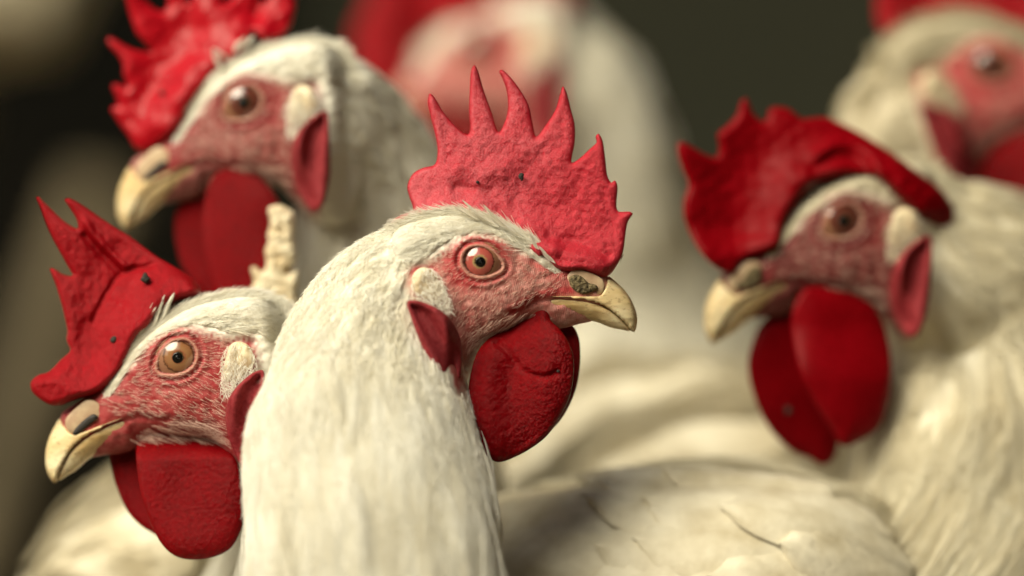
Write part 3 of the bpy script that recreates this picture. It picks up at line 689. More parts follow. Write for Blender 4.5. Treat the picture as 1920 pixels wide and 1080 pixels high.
fold2 = catmull([(1040,468),(1080,475),(1120,488),(1150,505)], 4, False)
def c_rel(V, d):
    r = 2.2 * snoise(V[:, 0], V[:, 1], 70, 31) + 0.9 * snoise(V[:, 0], V[:, 1], 22, 32)
    r += 9 * np.exp(-(((V[:, 0] - 905) / 60)**2 + ((V[:, 1] - 325) / 26)**2)) - 6 * np.exp(-(seg_dist(V, fold + [0, 14], False) / 9)**2)
    r += 7 * np.exp(-(seg_dist(V, fold2, False) / 14)**2) - 7 * np.exp(-(seg_dist(V, fold2 - [10, 24], False) / 12)**2) - 6 * np.exp(-(seg_dist(V, fold2 + [-8, 20], False) / 9)**2)
    return r * smooth(3, 25, d) + 0.75 * papillae(V[:, 0], V[:, 1], 8, 300) * smooth(0, 8, d)
def c_pale_sheen(V, d):  # pale dry skin on ridge tops, also painting in highlights from the left
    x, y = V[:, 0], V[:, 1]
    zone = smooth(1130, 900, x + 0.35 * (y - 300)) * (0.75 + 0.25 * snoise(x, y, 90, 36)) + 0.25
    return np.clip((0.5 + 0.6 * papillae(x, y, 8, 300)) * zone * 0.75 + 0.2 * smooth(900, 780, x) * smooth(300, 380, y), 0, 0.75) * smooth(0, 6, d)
cb = slab("comb", b, CT, M['comb'], Rr=16, spacing=1.6, Tf=lambda V: 11 + (32 + 12 * smooth(950, 1030, V[:, 0])) * np.exp(-(seg_dist(V, base, False) / 46)**2), relief=c_rel, attrs={'pale': c_pale_sheen}, hc=lambda V: 6 * snoise(V[:, 0], V[:, 1], 300, 33) + 8 * smooth(380, 520, V[:, 1]))
scab(b, blob(896, 342, 3.5, 1), cb, h=24); scab(b, blob(977, 332, 6, 2, 1.3), cb, h=20)
WN = Zm(720, 420, 2.348, [(650,405),(560,450),(480,490),(430,535),(400,590),(378,680),(371,780),(385,900),(420,970),(460,1022),(505,1044),(580,1020),(660,975),(720,925),(772,850),(812,770),(832,680),(832,580),(812,520),(772,460),(735,425),(720,380),(690,365),(660,380)])
WF = Zm(720, 420, 2.348, [(740,440),(790,440),(830,448),(855,490),(864,540),(862,640),(842,740),(795,840),(740,905),(680,940),(640,880),(640,700),(680,500)])
cr1 = catmull(Zm(720, 420, 2.348, [(490,515),(560,580),(620,650),(700,670),(760,650)]), 4, False); cr2 = catmull(Zm(720, 420, 2.348, [(640,450),(600,540),(560,680),(600,850),(640,960)]), 4, False)
def w_rel(V, d):
    r = 2.0 * snoise(V[:, 0], V[:, 1], 130, 41) + 0.4 * snoise(V[:, 0], V[:, 1], 20, 42)
    r += -7 * np.exp(-(seg_dist(V, cr1, False) / 7)**2) - 5 * np.exp(-(seg_dist(V, cr2, False) / 20)**2) + 9 * np.exp(-(((V[:, 0] - 1020) / 35)**2 + ((V[:, 1] - 680) / 60)**2))
    return r * smooth(2, 20, d) + 1.6 * papillae(V[:, 0], V[:, 1], 14, 320, 0.2) * (0.35 + 0.65 * smooth(930, 1000, V[:, 0])) * smooth(0, 8, d)
w1 = slab("wattle", b, WN, M['wattle'], T=19, Rr=52, insets=(0.8, 3, 7), spacing=1.9, relief=w_rel, hc=lambda V: 52 + 10 * smooth(620, 760, V[:, 1]) - 20 * smooth(640, 590, V[:, 1]) - 22 * smooth(670, 610, V[:, 1]) * smooth(990, 940, V[:, 0]) + 14 * smooth(960, 900, V[:, 0]))
scab(b, blob(1046, 695, 3, 4), w1, h=78)
slab("wattle", b, WF, M['wattle'], T=10, Rr=12, spacing=5, hc=lambda V: np.full(len(V), -30.0))
beaks(b); nostrils(b, True); eyes(b, M['eye']); ears(b); head_hairs(b, 1.0)
tuft(b, [(925,425,866,377),(935,428,880,392),(950,432,905,385),(975,446,925,402),(1010,470,990,436),(1040,495,1008,462),(900,415,850,388)])
legs(b, [(-0.075, 0.06), (0.005, 0.06)], 0.2)
tag(b.root, "white rooster in the middle looking right, upright pinkish-red comb of five tall spikes", "rooster", G)

# ------------------------------------------------------------------ LOWER LEFT ROOSTER
b = Bird("rooster", 0.014, (-0.09, 0.09, 0), (338, 668), (97, 900), True); b.redbias = 0.8; b.bodymat = 'body_pink_face'; b.crown = 0.72
S = sweep([(215,735,0.014,20,18),(270,715,0.014,42,42),(345,690,0.014,80,64),(410,672,0.016,104,86),(480,690,0.020,132,112),(545,745,0.036,150,110),(585,840,0.050,165,130),(600,980,0.062,185,160),(600,1150,0.075,240,230),(590,1380,0.11,290,290),(585,1560,0.18,290,290),(585,1560,0.26,220,220),(585,1530,0.32,30,30)], 220, 110)
sweep_lumps(S, 0.0008, 0.03, 5); sweep_finish(S); build_body(b, [S])
plumage(b, S, 6000, lambda f: np.interp(f, [0, .06, .12, .2, .3, .5], [.004, .006, .010, .017, .026, .034]), lambda f: np.interp(f, [0, .08, .15, .3, .5], [.0012, .0018, .0030, .0048, .0065]), 20, 0.00007, 0.0005, 0.05, 0.55, fuzz=0.4, soft=0.0009, seed=22)
plumage(b, S, 700, Ln, lambda f: np.interp(f, [0, .15, .3, .5], [.0020, .0035, .0050, .0065]), 36, 0.000065, 0.0014, 0.12, 0.5, seed=123, fuzz=0.3, soft=0.0003, name="hackle_feathers")
CT = Zm(40, 360, 4.153, [(118,40),(135,38),(160,62),(230,130),(320,215),(385,262),(440,285),(440,240),(420,190),(375,120),(338,62),(355,48),(400,60),(500,120),(600,190),(720,270),(850,350),(950,425),(1060,505),(1150,555),(1250,615),(1345,690),(1400,780),(1310,830),(1200,860),(1090,950),(1010,1060)]) + \
     Zm(40, 560, 3.0, [(670,220),(620,330),(570,420),(480,510),(400,545),(330,560),(262,585),(235,596),(180,598),(120,568),(68,520),(60,470),(100,430),(160,410),(230,340),(278,292),(258,232),(262,180)]) + \
     Zm(40, 360, 4.153, [(345,990),(320,880),(295,800),(270,720),(240,645),(222,600),(236,592),(270,605),(320,638),(388,656),(400,645),(375,600),(310,480),(240,350),(185,220),(150,120)])
arc = catmull(Zm(40, 360, 4.153, [(560,1000),(620,880),(680,770),(760,655),(860,600),(960,590),(1060,540)]), 4, False)
cre = catmull(Zm(40, 360, 4.153, [(440,270),(520,370),(620,480),(700,560),(760,620)]), 4, False)
curl = catmull(Zm(40, 560, 3.0, [(300,460),(240,500),(180,530)]), 4, False)
def l_rel(V, d):
    x, y = V[:, 0], V[:, 1]
    r = 2.0 * snoise(x, y, 60, 51) + 0.8 * snoise(x, y, 18, 52)
    r += 16 * np.exp(-(((x - 290) / 42)**2 + ((y - 535) / 34)**2)) - 8 * np.exp(-(seg_dist(V, arc, False) / 6)**2) - 13 * np.exp(-(seg_dist(V, cre, False) / 8)**2) + 10 * np.exp(-(seg_dist(V, cre + [14, -8], False) / 8)**2)
    r += 10 * np.exp(-(((x - 175) / 26)**2 + ((y - 640) / 70)**2)) * -1 + 14 * np.exp(-(((x - 110) / 40)**2 + ((y - 705) / 24)**2))
    return r * smooth(2, 22, d) + 0.7 * papillae(V[:, 0], V[:, 1], 9, 340) * smooth(0, 8, d)
base = np.array([(170,745),(230,690),(260,620),(310,570),(370,545)])
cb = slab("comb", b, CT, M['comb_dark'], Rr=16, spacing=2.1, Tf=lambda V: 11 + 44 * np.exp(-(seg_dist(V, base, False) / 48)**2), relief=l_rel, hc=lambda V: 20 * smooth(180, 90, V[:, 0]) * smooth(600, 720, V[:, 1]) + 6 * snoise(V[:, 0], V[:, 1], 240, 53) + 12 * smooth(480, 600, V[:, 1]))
scab(b, blob(276, 522, 10, 6), cb, h=52, T=8); scab(b, blob(217, 636, 8, 7), cb, h=46, T=12)
WN = Zm(20, 650, 2.511, [(700,345),(640,352),(608,392),(597,450),(603,560),(622,680),(660,800),(700,890),(745,950),(800,985),(870,996),(960,985),(1040,945),(1082,880),(1106,800),(1106,680),(1082,560),(1035,480),(965,410),(880,360),(790,340)])
WF = Zm(20, 650, 2.511, [(520,430),(470,440),(460,480),(462,530),(485,640),(540,770),(600,840),(680,892),(740,930),(800,900),(780,700),(700,480),(620,420)])
rdg = catmull(Zm(20, 650, 2.511, [(610,420),(610,560),(632,690),(670,800)]), 4, False)
slab("wattle", b, WN, M['wattle'], T=18, Rr=50, insets=(0.8, 3, 7), spacing=2.1, hc=lambda V: 55 + 8 * smooth(800, 950, V[:, 1]) - 66 * smooth(862, 806, V[:, 1]), relief=lambda V, d: (1.8 * snoise(V[:, 0], V[:, 1], 140, 61) + 0.3 * snoise(V[:, 0], V[:, 1], 16, 62) + 7 * np.exp(-(seg_dist(V, rdg, False) / 6)**2) - 4 * np.exp(-(((V[:, 0] - 345) / 40)**2 + ((V[:, 1] - 900) / 70)**2))) * smooth(2, 16, d) + 0.6 * papillae(V[:, 0], V[:, 1], 12, 360, 1.4) * smooth(0, 8, d))
slab("wattle", b, WF, M['wattle'], T=10, Rr=12, spacing=5, hc=lambda V: np.full(len(V), -34.0))
beaks(b); nostrils(b, False); eyes(b, M['eye_amber']); ears(b); head_hairs(b, 1.0, 1.0, 1.5)
tuft(b, [(258,640,290,566),(268,622,296,574),(292,610,312,552),(306,600,330,548)], canonical=False, n=60, w=9, h=60)
legs(b, [(-0.12, 0.13), (-0.05, 0.14)], 0.2)
tag(b.root, "white rooster at lower left looking left, two black scabs on its folded red comb", "rooster", G)

# ------------------------------------------------------------------ UPPER LEFT ROOSTER (behind)
b = Bird("rooster", 0.062, (-0.045, 0.16, 0), (460, 195), (232, 425), True); b.redbias = 0.35; b.crown = 0.72; b.bodymat = 'body_red_face'
S = sweep([(340,262,0.062,18,16),(395,245,0.062,40,40),(462,205,0.062,86,62),(530,180,0.064,100,84),(600,196,0.067,116,108),(655,258,0.076,132,110),(690,350,0.084,150,130),(705,480,0.090,160,150),(705,640,0.096,180,180),(700,850,0.105,220,220),(700,1150,0.14,280,280),(700,1400,0.20,320,320),(700,1480,0.28,300,300),(700,1460,0.36,200,200),(700,1440,0.40,20,20)], 180, 96)
sweep_lumps(S, 0.0012, 0.03, 6); sweep_finish(S); build_body(b, [S])
plumage(b, S, 2200, lambda f: np.interp(f, [0, .06, .12, .2, .3, .5], [.004, .006, .012, .020, .030, .036]), lambda f: np.interp(f, [0, .08, .15, .3, .5], [.0012, .0018, .0034, .006, .008]), 22, 0.0001, 0.0014, 0.05, 0.5, seed=23)
CT = Zm(180, 0, 3.6, [(78,262),(110,258),(160,288),(230,325),(320,350),(375,348),(330,290),(275,225),(240,130),(205,0),(170,-130),(240,-90),(330,0),(420,70),(470,60),(480,-10),(450,-150),(560,-70),(620,20),(660,-20),(690,-180),(780,-90),(860,20),(930,-20),(1000,-160),(1080,-60),(1120,20),(1220,-60),(1320,-50),(1350,20),(1335,120),(1290,220),(1210,285),(1130,282),(1060,230),(1035,300),(970,420),(860,500),(750,600),(650,740),(590,870),(450,990),(340,1032),(270,1000),(230,930),(195,880),(165,840),(128,780),(103,745),(120,718),(150,715),(138,655),(113,590),(132,565),(170,580),(213,590),(190,500),(188,440),(150,370),(98,315)])
LBB = np.array([(466,69),(440,95),(410,117),(388,139),(369,158),(347,194),(335,239)], float)
dk = catmull(Zm(180, 0, 3.6, [(1090,40),(1070,160),(1010,230)]), 4, False)
cb = slab("comb", b, CT, M['comb_soft'], Rr=16, spacing=5, Tf=lambda V: 14 + 42 * np.exp(-(seg_dist(V, LBB, False) / 48)**2), relief=lambda V, d: (3 * snoise(V[:, 0], V[:, 1], 60, 71) + 1.2 * snoise(V[:, 0], V[:, 1], 25, 72) - 14 * np.exp(-(seg_dist(V, dk, False) / 12)**2)) * smooth(2, 20, d), hc=lambda V: 14 * snoise(V[:, 0], V[:, 1], 160, 73) + 14 * smooth(100, 250, V[:, 1]))
scab(b, blob(306, 176, 7, 8), cb, h=46)
slab("wattle", b, [(440,318),(405,330),(388,370),(382,430),(392,500),(420,570),(465,610),(510,600),(540,560),(548,500),(540,430),(520,370),(485,330)], M['wattle'], T=20, Rr=60, insets=(1,4), spacing=5, hc=lambda V: np.full(len(V), 52.0), relief=lambda V, d: 2 * snoise(V[:, 0], V[:, 1], 150, 75) * smooth(2, 16, d))
slab("wattle", b, [(390,330),(345,370),(328,400),(328,450),(345,510),(380,555),(430,580),(440,480),(420,380)], M['wattle'], T=16, Rr=50, insets=(1,4), spacing=5, hc=lambda V: np.full(len(V), -20.0))
beaks(b); nostrils(b, False); eyes(b, M['eye_dark']); ears(b); head_hairs(b, 0.5, 1.6)
tuft(b, [(430,110,400,95),(420,135,402,100),(440,100,462,72),(455,95,480,70)], canonical=False, w=9, rad=0.8)
legs(b, [(-0.09, 0.26), (0.0, 0.26)], 0.2)
tag(b.root, "white rooster at upper left looking left, round cream earlobe, comb cut by the top edge", "rooster", G)

# ------------------------------------------------------------------ RIGHT ROOSTER
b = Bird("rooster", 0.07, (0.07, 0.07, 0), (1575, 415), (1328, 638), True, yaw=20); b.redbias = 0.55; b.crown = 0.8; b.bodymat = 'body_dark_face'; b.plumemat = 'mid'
S = sweep([(1445,480,0.063,18,16),(1500,465,0.066,40,36),(1580,430,0.0703,88,62),(1655,412,0.0743,108,82),(1742,480,0.080,168,122),(1832,570,0.092,235,160),(1882,720,0.096,285,200),(1890,880,0.096,320,225),(1880,1050,0.090,332,240),(1770,1230,0.075,300,260),(1700,1330,0.075,200,200)], 180, 110)
sweep_lumps(S, 0.0018, 0.04, 8); sweep_finish(S)
S2 = sweep([(1760,1260,0.092,20,20),(1690,1240,0.088,130,150),(1620,1200,0.080,200,230),(1530,1165,0.074,245,290),(1380,1140,0.068,258,345),(1230,1135,0.068,245,345),(1090,1135,0.072,215,310),(960,1140,0.08,180,250),(860,1140,0.09,120,160),(800,1125,0.10,20,30)], 160, 120)
sweep_lumps(S2, 0.0030, 0.06, 9); sweep_finish(S2)
build_body(b, [S, S2])
plumage(b, S, 3000, lambda f: np.interp(f, [0, .08, .2, .35, .6], [.004, .007, .018, .034, .05]), lambda f: np.interp(f, [0, .08, .2, .35, .6], [.0012, .002, .0038, .0055, .007]), 24, 0.0001, 0.0016, 0.06, 0.95, seed=24)
plumage(b, S2, 1800, lambda f: np.full_like(f, .036), lambda f: np.full_like(f, .0095), 44, 0.00008, 0.0022, 0.08, 0.97, seed=25, mask=False, front=True, name="back_plumage", mt="mid")
CT = Zm(1260, 180, 2.843, [(22,262),(50,255),(110,285),(170,318),(228,330),(242,280),(235,210),(290,160),(340,100),(358,40),(385,18),(410,50),(430,100),(480,142),(500,120),(508,80),(550,63),(620,75),(690,125),(760,118),(820,118),(900,148),(1000,198),(1080,248),(1180,315),(1300,405),(1420,490),(1495,590),(1505,670),(1460,712),(1390,690),(1300,640),(1200,560),(1110,480),(1050,440),(900,440),(760,470),(680,540),(600,680),(560,800),(480,840),(400,860),(350,890),(320,945),(265,942),(195,900),(128,820),(78,720),(53,640),(53,560),(78,480),(48,400),(22,320)])
RBB = np.array(Zm(1260, 180, 2.843, [(1300,600),(1180,500),(1100,440),(900,420),(760,450),(660,480),(600,600),(550,760)]))
bk = catmull(Zm(1260, 180, 2.843, [(760,320),(860,260),(960,260),(1040,310),(1080,400),(1100,480)]), 4, False)
cb = slab("comb", b, CT, M['comb_shaded'], Rr=18, spacing=5, Tf=lambda V: 15 + 40 * np.exp(-(seg_dist(V, RBB, False) / 48)**2), relief=lambda V, d: (1.6 * snoise(V[:, 0], V[:, 1], 120, 81) + 1.0 * snoise(V[:, 0], V[:, 1], 34, 82) + 14 * np.exp(-(seg_dist(V, bk, False) / 12)**2) - 10 * np.exp(-(seg_dist(V, bk + [-6, 26], False) / 10)**2)) * smooth(2, 20, d),
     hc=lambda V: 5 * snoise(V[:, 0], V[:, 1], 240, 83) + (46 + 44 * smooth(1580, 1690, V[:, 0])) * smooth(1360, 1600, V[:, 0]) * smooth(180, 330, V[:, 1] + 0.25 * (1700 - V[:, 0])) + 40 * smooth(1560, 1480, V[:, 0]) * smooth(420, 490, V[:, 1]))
slab("wattle", b, Zm(1240, 150, 1.44, [(390,560),(360,590),(345,640),(350,720),(370,800),(410,880),(450,940),(482,984),(530,970),(580,935),(608,860),(616,760),(602,670),(570,610),(520,580),(450,560)]), M['comb_shaded'], T=24, Rr=75, insets=(1,4), spacing=5, hc=lambda V: 60 + 40 * smooth(600, 720, V[:, 1]), relief=lambda V, d: 2.5 * snoise(V[:, 0], V[:, 1], 150, 85) * smooth(2, 16, d))
wf = slab("wattle", b, Zm(1240, 150, 1.44, [(330,620),(268,655),(242,710),(231,775),(250,860),(290,940),(350,1000),(400,1022),(432,1040),(462,1030),(480,985),(490,880),(450,720),(390,630)]), M['comb_shaded'], T=18, Rr=60, insets=(1,4), spacing=5, hc=lambda V: np.full(len(V), -16.0), relief=lambda V, d: 2.5 * snoise(V[:, 0], V[:, 1], 150, 86) * smooth(2, 16, d))
scab(b, blob(1475, 768, 9, 9), wf, h=0, T=6)
beaks(b); nostrils(b, True); eyes(b, M['eye_dark']); ears(b); head_hairs(b, 0.5, 1.6, ridge=False)
# folded wing on the near flank, feathers laid towards the tail
def lay_feather(S, b, t, v, L, Wd, parent, lift, swing, r, tip=0.0015):
    """one vane that follows the flank: root at (t, v), L long towards the tail, Wd half wide, root tucked, tip proud"""
    nx, ny = 16, 5; nr = S['nr']; bt = np.array([t * nr]); bv = np.array([v])
    su = np.linalg.norm(grid_eval(S['du'], bt, bv)) + 1e-6; sv = np.linalg.norm(grid_eval(S['dv'], bt, bv)) + 1e-6
    sI = np.linspace(0, 1, nx + 1)[:, None]; aJ = np.linspace(-1, 1, 2 * ny + 1)[None, :]
    wv = Wd * np.minimum(1, sI * 4 + 0.15)**0.6 * np.sqrt(np.clip(1 - np.clip((sI - 0.45) / 0.55, 0, 1)**2.0, 0, 1)) + 0.0002
    ph = r.uniform(0, 6)
    along = L * (sI - 0.03 * np.abs(aJ)); lat = wv * aJ * (1 + 0.05 * np.sin(sI * 30 + ph + aJ * 3)) + np.tan(swing) * along
    P = grid_eval(S['P'], t * nr + along / su, v + lat / sv); N = grid_eval(S['N'], t * nr + along / su, v + lat / sv)
    h = lift + 0.0016 * (1 - aJ**2) + tip * sI**1.5 + 0.0002 * np.sin(sI * 55 + aJ * 8 * np.sign(aJ) + ph) + 0.0004 * np.exp(-(aJ / 0.12)**2)
    V = (P + N * h[..., None]).reshape(-1, 3) - b.o; m_ = 2 * ny + 1
    V2 = V - (N * 0.0005).reshape(-1, 3); n = len(V)
    F = [(i*m_+j, (i+1)*m_+j, (i+1)*m_+j+1, i*m_+j+1) for i in range(nx) for j in range(m_ - 1)]
    F += [tuple(n + q for q in reversed(f)) for f in F]
    me = mesh_from("feather", np.vstack([V, V2]), F)
    add_attr(me, "streak", np.tile((np.abs(aJ) * Wd * 900 + sI * L * 500 * np.ones_like(aJ)).ravel(), 2))
    return link("feather", me, parent, M['vane'])
S2['nr_'] = S2['nr']; g = random.Random(4)
near = int(np.argmin(S2['N'][80, :, 1]))
topv = int(np.argmax(S2['N'][80, :, 2])); sg = 1 if ((topv - near) % 120) < 60 else -1
rows = [(0.76, 5, 0.05, .0085, 0.0003), (0.70, 6, 0.05, .0085, 0.0004), (0.64, 6, 0.050, .0085, 0.0005), (0.57, 7, 0.055, .009, 0.001), (0.49, 7, 0.060, .009, 0.0015), (0.41, 7, 0.055, .0085, 0.002), (0.33, 7, 0.048, .008, 0.0025), (0.26, 6, 0.04, .008, 0.003)]
for t, n, L_, w_, lf in rows:
    for i in range(n):
        lay_feather(S2, b, t + g.uniform(-.02, .02), near + sg * ((i - 1.0) * 3.6 + g.uniform(-.8, .8)), L_ * g.uniform(.85, 1.2), w_ * g.uniform(.85, 1.15), b.root, lf + 0.0012 + g.uniform(0, .0008), g.uniform(-.12, .12) + 0.08 * sg, g, 0.003)
legs(b, [(0.06, 0.03), (0.06, 0.12)], 0.2)
tag(b.root, "white rooster on the right looking left, red face darkened as in shade, feathered back filling the bottom", "rooster", G)

# ------------------------------------------------------------------ FAR RIGHT ROOSTER
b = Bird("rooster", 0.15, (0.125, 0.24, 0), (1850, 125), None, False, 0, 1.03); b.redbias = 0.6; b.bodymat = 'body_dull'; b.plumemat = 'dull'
S = sweep([(1960,180,0.15,20,18),(1905,170,0.15,42,42),(1838,155,0.15,80,64),(1768,152,0.15,104,80),(1710,196,0.152,122,98),(1690,290,0.156,128,120),(1700,420,0.165,150,150),(1720,600,0.18,210,200),(1740,850,0.20,280,280),(1750,1100,0.25,320,320),(1750,1250,0.33,320,320),(1750,1250,0.42,220,220),(1750,1240,0.47,20,20)], 150, 80)
sweep_lumps(S, 0.001, 0.03, 10); sweep_finish(S); build_body(b, [S])
plumage(b, S, 900, lambda f: np.interp(f, [0, .12, .3, .5], [.004, .012, .026, .034]), lambda f: np.interp(f, [0, .15, .5], [.0015, .004, .009]), 20, 0.00018, 0.0014, 0.05, 0.5, seed=26)
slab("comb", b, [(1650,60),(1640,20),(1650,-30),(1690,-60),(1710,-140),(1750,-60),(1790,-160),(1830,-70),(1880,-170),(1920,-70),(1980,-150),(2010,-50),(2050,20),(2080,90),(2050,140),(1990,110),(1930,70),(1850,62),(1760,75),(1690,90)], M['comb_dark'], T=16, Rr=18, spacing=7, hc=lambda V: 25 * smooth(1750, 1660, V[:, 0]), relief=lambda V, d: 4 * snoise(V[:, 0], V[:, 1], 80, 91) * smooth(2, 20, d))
for h_ in (55, -30): slab("wattle", b, np.array(WNC := Zm(720, 420, 2.348, [(650,405),(480,490),(400,590),(371,780),(420,970),(505,1044),(660,975),(772,850),(832,680),(812,520),(720,380)])), M['wattle'], T=13, Rr=14, spacing=6, canonical=True, hc=lambda V, h_=h_: np.full(len(V), float(h_)))
beaks(b); nostrils(b, False); eyes(b, M['eye_dark']); ears(b); head_hairs(b, 0.3, 2.2)
legs(b, [(0.09, 0.36), (0.17, 0.36)], 0.2)
tag(b.root, "blurred white rooster at the top right corner looking right, half out of the picture", "rooster", G)

# ------------------------------------------------------------------ FAR CENTRE ROOSTER
b = Bird("rooster", 0.30, (0.06, 0.42, 0), (898, 92), None, True, -20.6, 0.98); b.redbias = 0.25; b.crown = 0.6
S = sweep([(770,160,0.30,22,20),(830,140,0.30,50,46),(900,110,0.30,88,70),(965,105,0.30,112,88),(1035,150,0.305,138,110),(1085,250,0.31,150,130),(1120,370,0.32,158,150),(1150,500,0.335,180,175),(1180,650,0.35,250,240),(1220,900,0.38,330,330),(1260,1100,0.44,350,350),(1270,1200,0.52,320,320),(1270,1200,0.60,200,200),(1270,1190,0.64,20,20)], 150, 80)
sweep_lumps(S, 0.0012, 0.04, 11); sweep_finish(S); build_body(b, [S])
plumage(b, S, 900, lambda f: np.interp(f, [0, .12, .3, .5], [.004, .012, .026, .034]), lambda f: np.interp(f, [0, .15, .5], [.0015, .004, .009]), 20, 0.0002, 0.0014, 0.05, 0.5, seed=27)
slab("comb", b, [(700,210),(668,150),(664,60),(690,0),(700,-120),(760,-40),(800,-160),(860,-60),(920,-170),(960,-70),(1030,-150),(1060,-40),(1078,20),(1030,45),(960,45),(880,40),(830,50),(790,80),(770,130),(760,190),(730,210)], M['comb_dark'], T=18, Rr=20, spacing=7, hc=lambda V: 30 * smooth(820, 720, V[:, 0]) + 60 * smooth(800, 870, V[:, 0]), relief=lambda V, d: 4 * snoise(V[:, 0], V[:, 1], 80, 92) * smooth(2, 20, d))
for h_ in (55, -30): slab("wattle", b, np.array(WNC), M['wattle'], T=13, Rr=14, spacing=6, canonical=True, hc=lambda V, h_=h_: np.full(len(V), float(h_)))
beaks(b); nostrils(b, False); eyes(b, M['eye_dark']); ears(b); head_hairs(b, 0.3, 2.2)
legs(b, [(0.02, 0.56), (0.11, 0.56)], 0.2)
tag(b.root, "strongly blurred white rooster behind the middle one, its neck sloping down to the right", "rooster", G)

# ------------------------------------------------------------------ ROOSTER OF WHICH ONLY THE PALE COMB SHOWS
b = Bird("rooster", 0.046, (-0.058, 0.05, 0), (520, 640), None, True, 20, 0.62)
S = sweep([(460,650,0.046,15,14),(500,645,0.046,45,40),(540,660,0.046,58,50),(565,730,0.047,60,54),(575,850,0.05,70,60),(580,1000,0.05,90,80),(580,1200,0.05,120,120),(580,1350,0.06,140,140),(580,1480,0.06,10,10)], 60, 40); sweep_finish(S)
b.has_head = False
me = sweep_mesh(S, b.o); me.name = "body"
for nme in ("redness", "lidtone", "darkline"): add_attr(me, nme, np.zeros(len(me.vertices)))
add_attr(me, "featherness", np.ones(len(me.vertices))); link("body", me, b.root, M['body'])
CC = Zm(400, 350, 4.32, [(260,1000),(250,890),(290,830),(325,790),(318,730),(302,670),(320,645),(350,655),(385,685),(420,668),(430,600),(418,530),(430,480),(448,450),(438,400),(455,330),(460,270),(445,210),(450,170),(500,150),(560,152),(610,180),(650,205),(662,260),(660,340),(655,420),(668,500),(672,560),(640,640),(580,705),(620,700),(680,680),(690,760),(670,860),(690,1000),(560,1040),(400,1040)])
def cc_rel(V, d):
    return (1.3 * np.sin((V[:, 1] + 0.15 * V[:, 0]) / 4.1 + 1.5 * snoise(V[:, 0], V[:, 1], 40, 97)) * smooth(540, 480, V[:, 1]) + 2.5 * snoise(V[:, 0], V[:, 1], 22, 95) + 1.2 * snoise(V[:, 0], V[:, 1], 9, 96)) * smooth(1, 12, d)
slab("comb", b, CC, M['cream'], T=15, Rr=16, spacing=2.5, relief=cc_rel, step=2)
tag(b.root, "rooster hidden behind two necks, only its dry cream-coloured comb point sticking up", "rooster", G)

# ------------------------------------------------------------------ HENS: bodies seen between the roosters
def hen(name, sw, base, label, seed, n, L, Wd, rad, neck):
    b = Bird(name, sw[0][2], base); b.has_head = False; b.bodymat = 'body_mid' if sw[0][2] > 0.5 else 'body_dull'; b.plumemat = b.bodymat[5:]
    S = sweep(sw, 110, 90); sweep_lumps(S, 0.0025, 0.05, seed); sweep_finish(S)
    Sn = sweep(neck, 60, 48); sweep_finish(Sn)
    build_body(b, [S, Sn], False)
    plumage(b, S, n, lambda f: np.full_like(f, L), lambda f: np.full_like(f, Wd), 34, rad, 0.0025, 0.06, 0.97, seed=seed, mask=False)
    g = random.Random(seed); near = int(np.argmin(S['N'][60, :, 1]))
    for t in (0.5, 0.4, 0.3):
        for i in range(6):
            lay_feather(S, b, t + g.uniform(-.02, .02), near + (i - 2.5) * 4 + g.uniform(-1, 1), g.uniform(.04, .055), g.uniform(.008, .010), b.root, 0.001 + 0.004 * (0.6 - t), g.uniform(-.15, .15), g)
    tag(b.root, label, "chicken", "chickens with hidden heads")
    return b
hb = hen("chicken", [(1560,960,0.21,20,20),(1500,940,0.21,160,150),(1400,930,0.20,250,230),(1280,930,0.20,262,260),(1150,950,0.20,250,250),(1020,980,0.20,200,200),(900,1000,0.21,110,110),(840,1010,0.21,10,10)], (0.05, 0.20, 0),
     "white chicken with its back showing low between the middle and right roosters, head hidden", 31, 900, 0.032, 0.010, 0.00014, [(1480,980,0.21,120,120),(1560,1040,0.2,80,80),(1600,1180,0.19,60,60),(1580,1300,0.18,50,45),(1500,1340,0.175,30,25),(1450,1350,0.17,6,6)])
legs(hb, [(0.04, 0.18), (0.06, 0.24)], 0.2)
hm = hen("chicken", [(1720,1060,0.16,20,20),(1640,1050,0.155,230,170),(1540,1045,0.15,290,220),(1430,1045,0.15,302,235),(1290,1055,0.15,288,235),(1150,1070,0.15,252,225),(1060,1085,0.15,190,180),(990,1100,0.152,120,120),(930,1110,0.155,10,10)], (0.06, 0.15, 0),
     "white chicken under the right rooster's beak, its rounded wing edge showing, head hidden", 34, 1300, 0.034, 0.010, 0.00011, [(1640,1080,0.155,120,120),(1720,1150,0.16,80,80),(1740,1280,0.165,60,60),(1700,1390,0.165,50,45),(1640,1420,0.165,30,25),(1590,1430,0.165,6,6)])
legs(hm, [(0.05, 0.14), (0.07, 0.17)], 0.2)
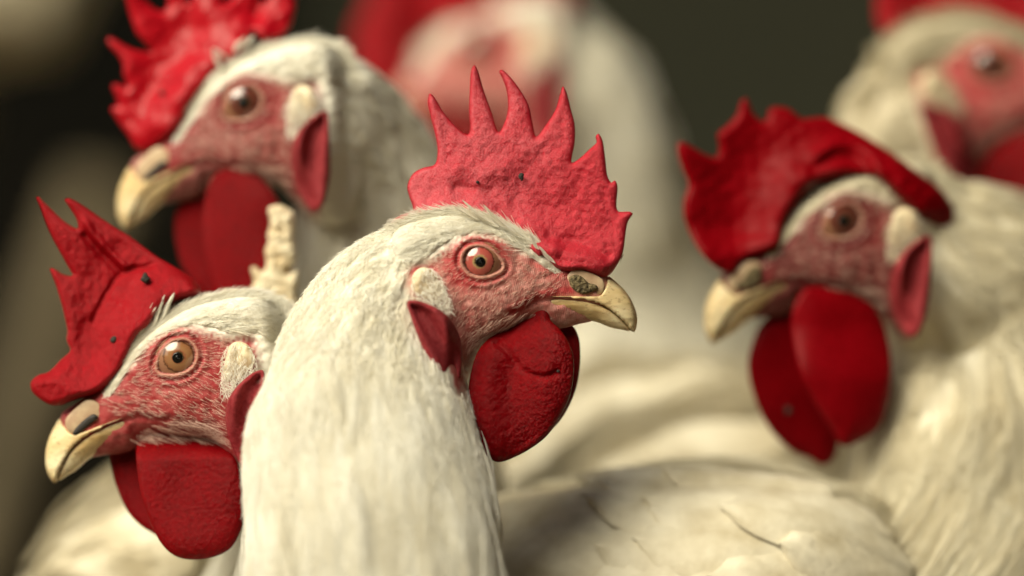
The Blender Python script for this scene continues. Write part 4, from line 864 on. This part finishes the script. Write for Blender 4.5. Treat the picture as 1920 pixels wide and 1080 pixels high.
hl = hen("chicken", [(480,1150,0.12,20,20),(430,1120,0.12,170,150),(340,1090,0.12,215,200),(250,1095,0.12,200,200),(170,1100,0.12,150,150),(110,1100,0.12,95,90),(62,1095,0.12,10,10)], (-0.10, 0.12, 0),
     "white chicken at the bottom left corner under the hooked beak, only its rump showing", 32, 800, 0.030, 0.009, 0.00012, [(430,1160,0.12,110,110),(480,1260,0.12,80,80),(470,1400,0.11,55,55),(420,1480,0.10,45,40),(360,1500,0.10,10,10)])
legs(hl, [(-0.115, 0.10), (-0.105, 0.15)], 0.2)
hf = hen("chicken", [(190,-60,0.75,20,20),(140,-70,0.75,140,140),(40,-80,0.75,165,170),(-80,-70,0.75,165,170),(-200,-90,0.75,110,110),(-280,-100,0.75,10,10)], (-0.19, 0.75, 0),
     "pale blurred chicken on the rail in the top left corner", 33, 300, 0.034, 0.010, 0.0003, [(120,-120,0.75,100,100),(190,-220,0.75,70,70),(230,-320,0.75,50,50),(270,-330,0.75,30,30),(320,-320,0.75,5,5)])
# leaning post at the left and the rail the far chicken sits on
def pole(name, p, q, r_, label, cat):
    p, q = Vector(p), Vector(q); d = (q - p); Ln = d.length; V = []; F = []; ns, nr = 20, 24
    rot = d.to_track_quat('Z', 'Y').to_matrix()
    for i in range(nr + 1):
        for j in range(ns):
            t = 2*math.pi*j/ns; rr = r_ * (1 + 0.05*math.sin(3*t + i*.2) + 0.03*math.sin(7*t - i*.5)); V.append(tuple(rot @ Vector((rr*math.cos(t), rr*math.sin(t), Ln*i/nr))))
    for i in range(nr): F += [(i*ns+j, i*ns+(j+1) % ns, (i+1)*ns+(j+1) % ns, (i+1)*ns+j) for j in range(ns)]
    F += [tuple(range(ns)), tuple(nr*ns+j for j in range(ns))]
    me = mesh_from(name, V, F); orient(me); o = link(name, me, None, M['post']); o.location = p; tag(o, label, cat); return o
pole("post", (-0.33, 0.80, 0), (-0.175, 0.95, 0.462), 0.014, "blurred brown wooden stake leaning behind the lower left rooster", "post")
zr = wpt(0, 100, 0.75)[2]
pole("rail", (-2.5, 0.76, zr - 0.02), (-0.215, 0.76, zr - 0.02), 0.016, "wooden perch rail under the pale far chicken in the corner", "rail")
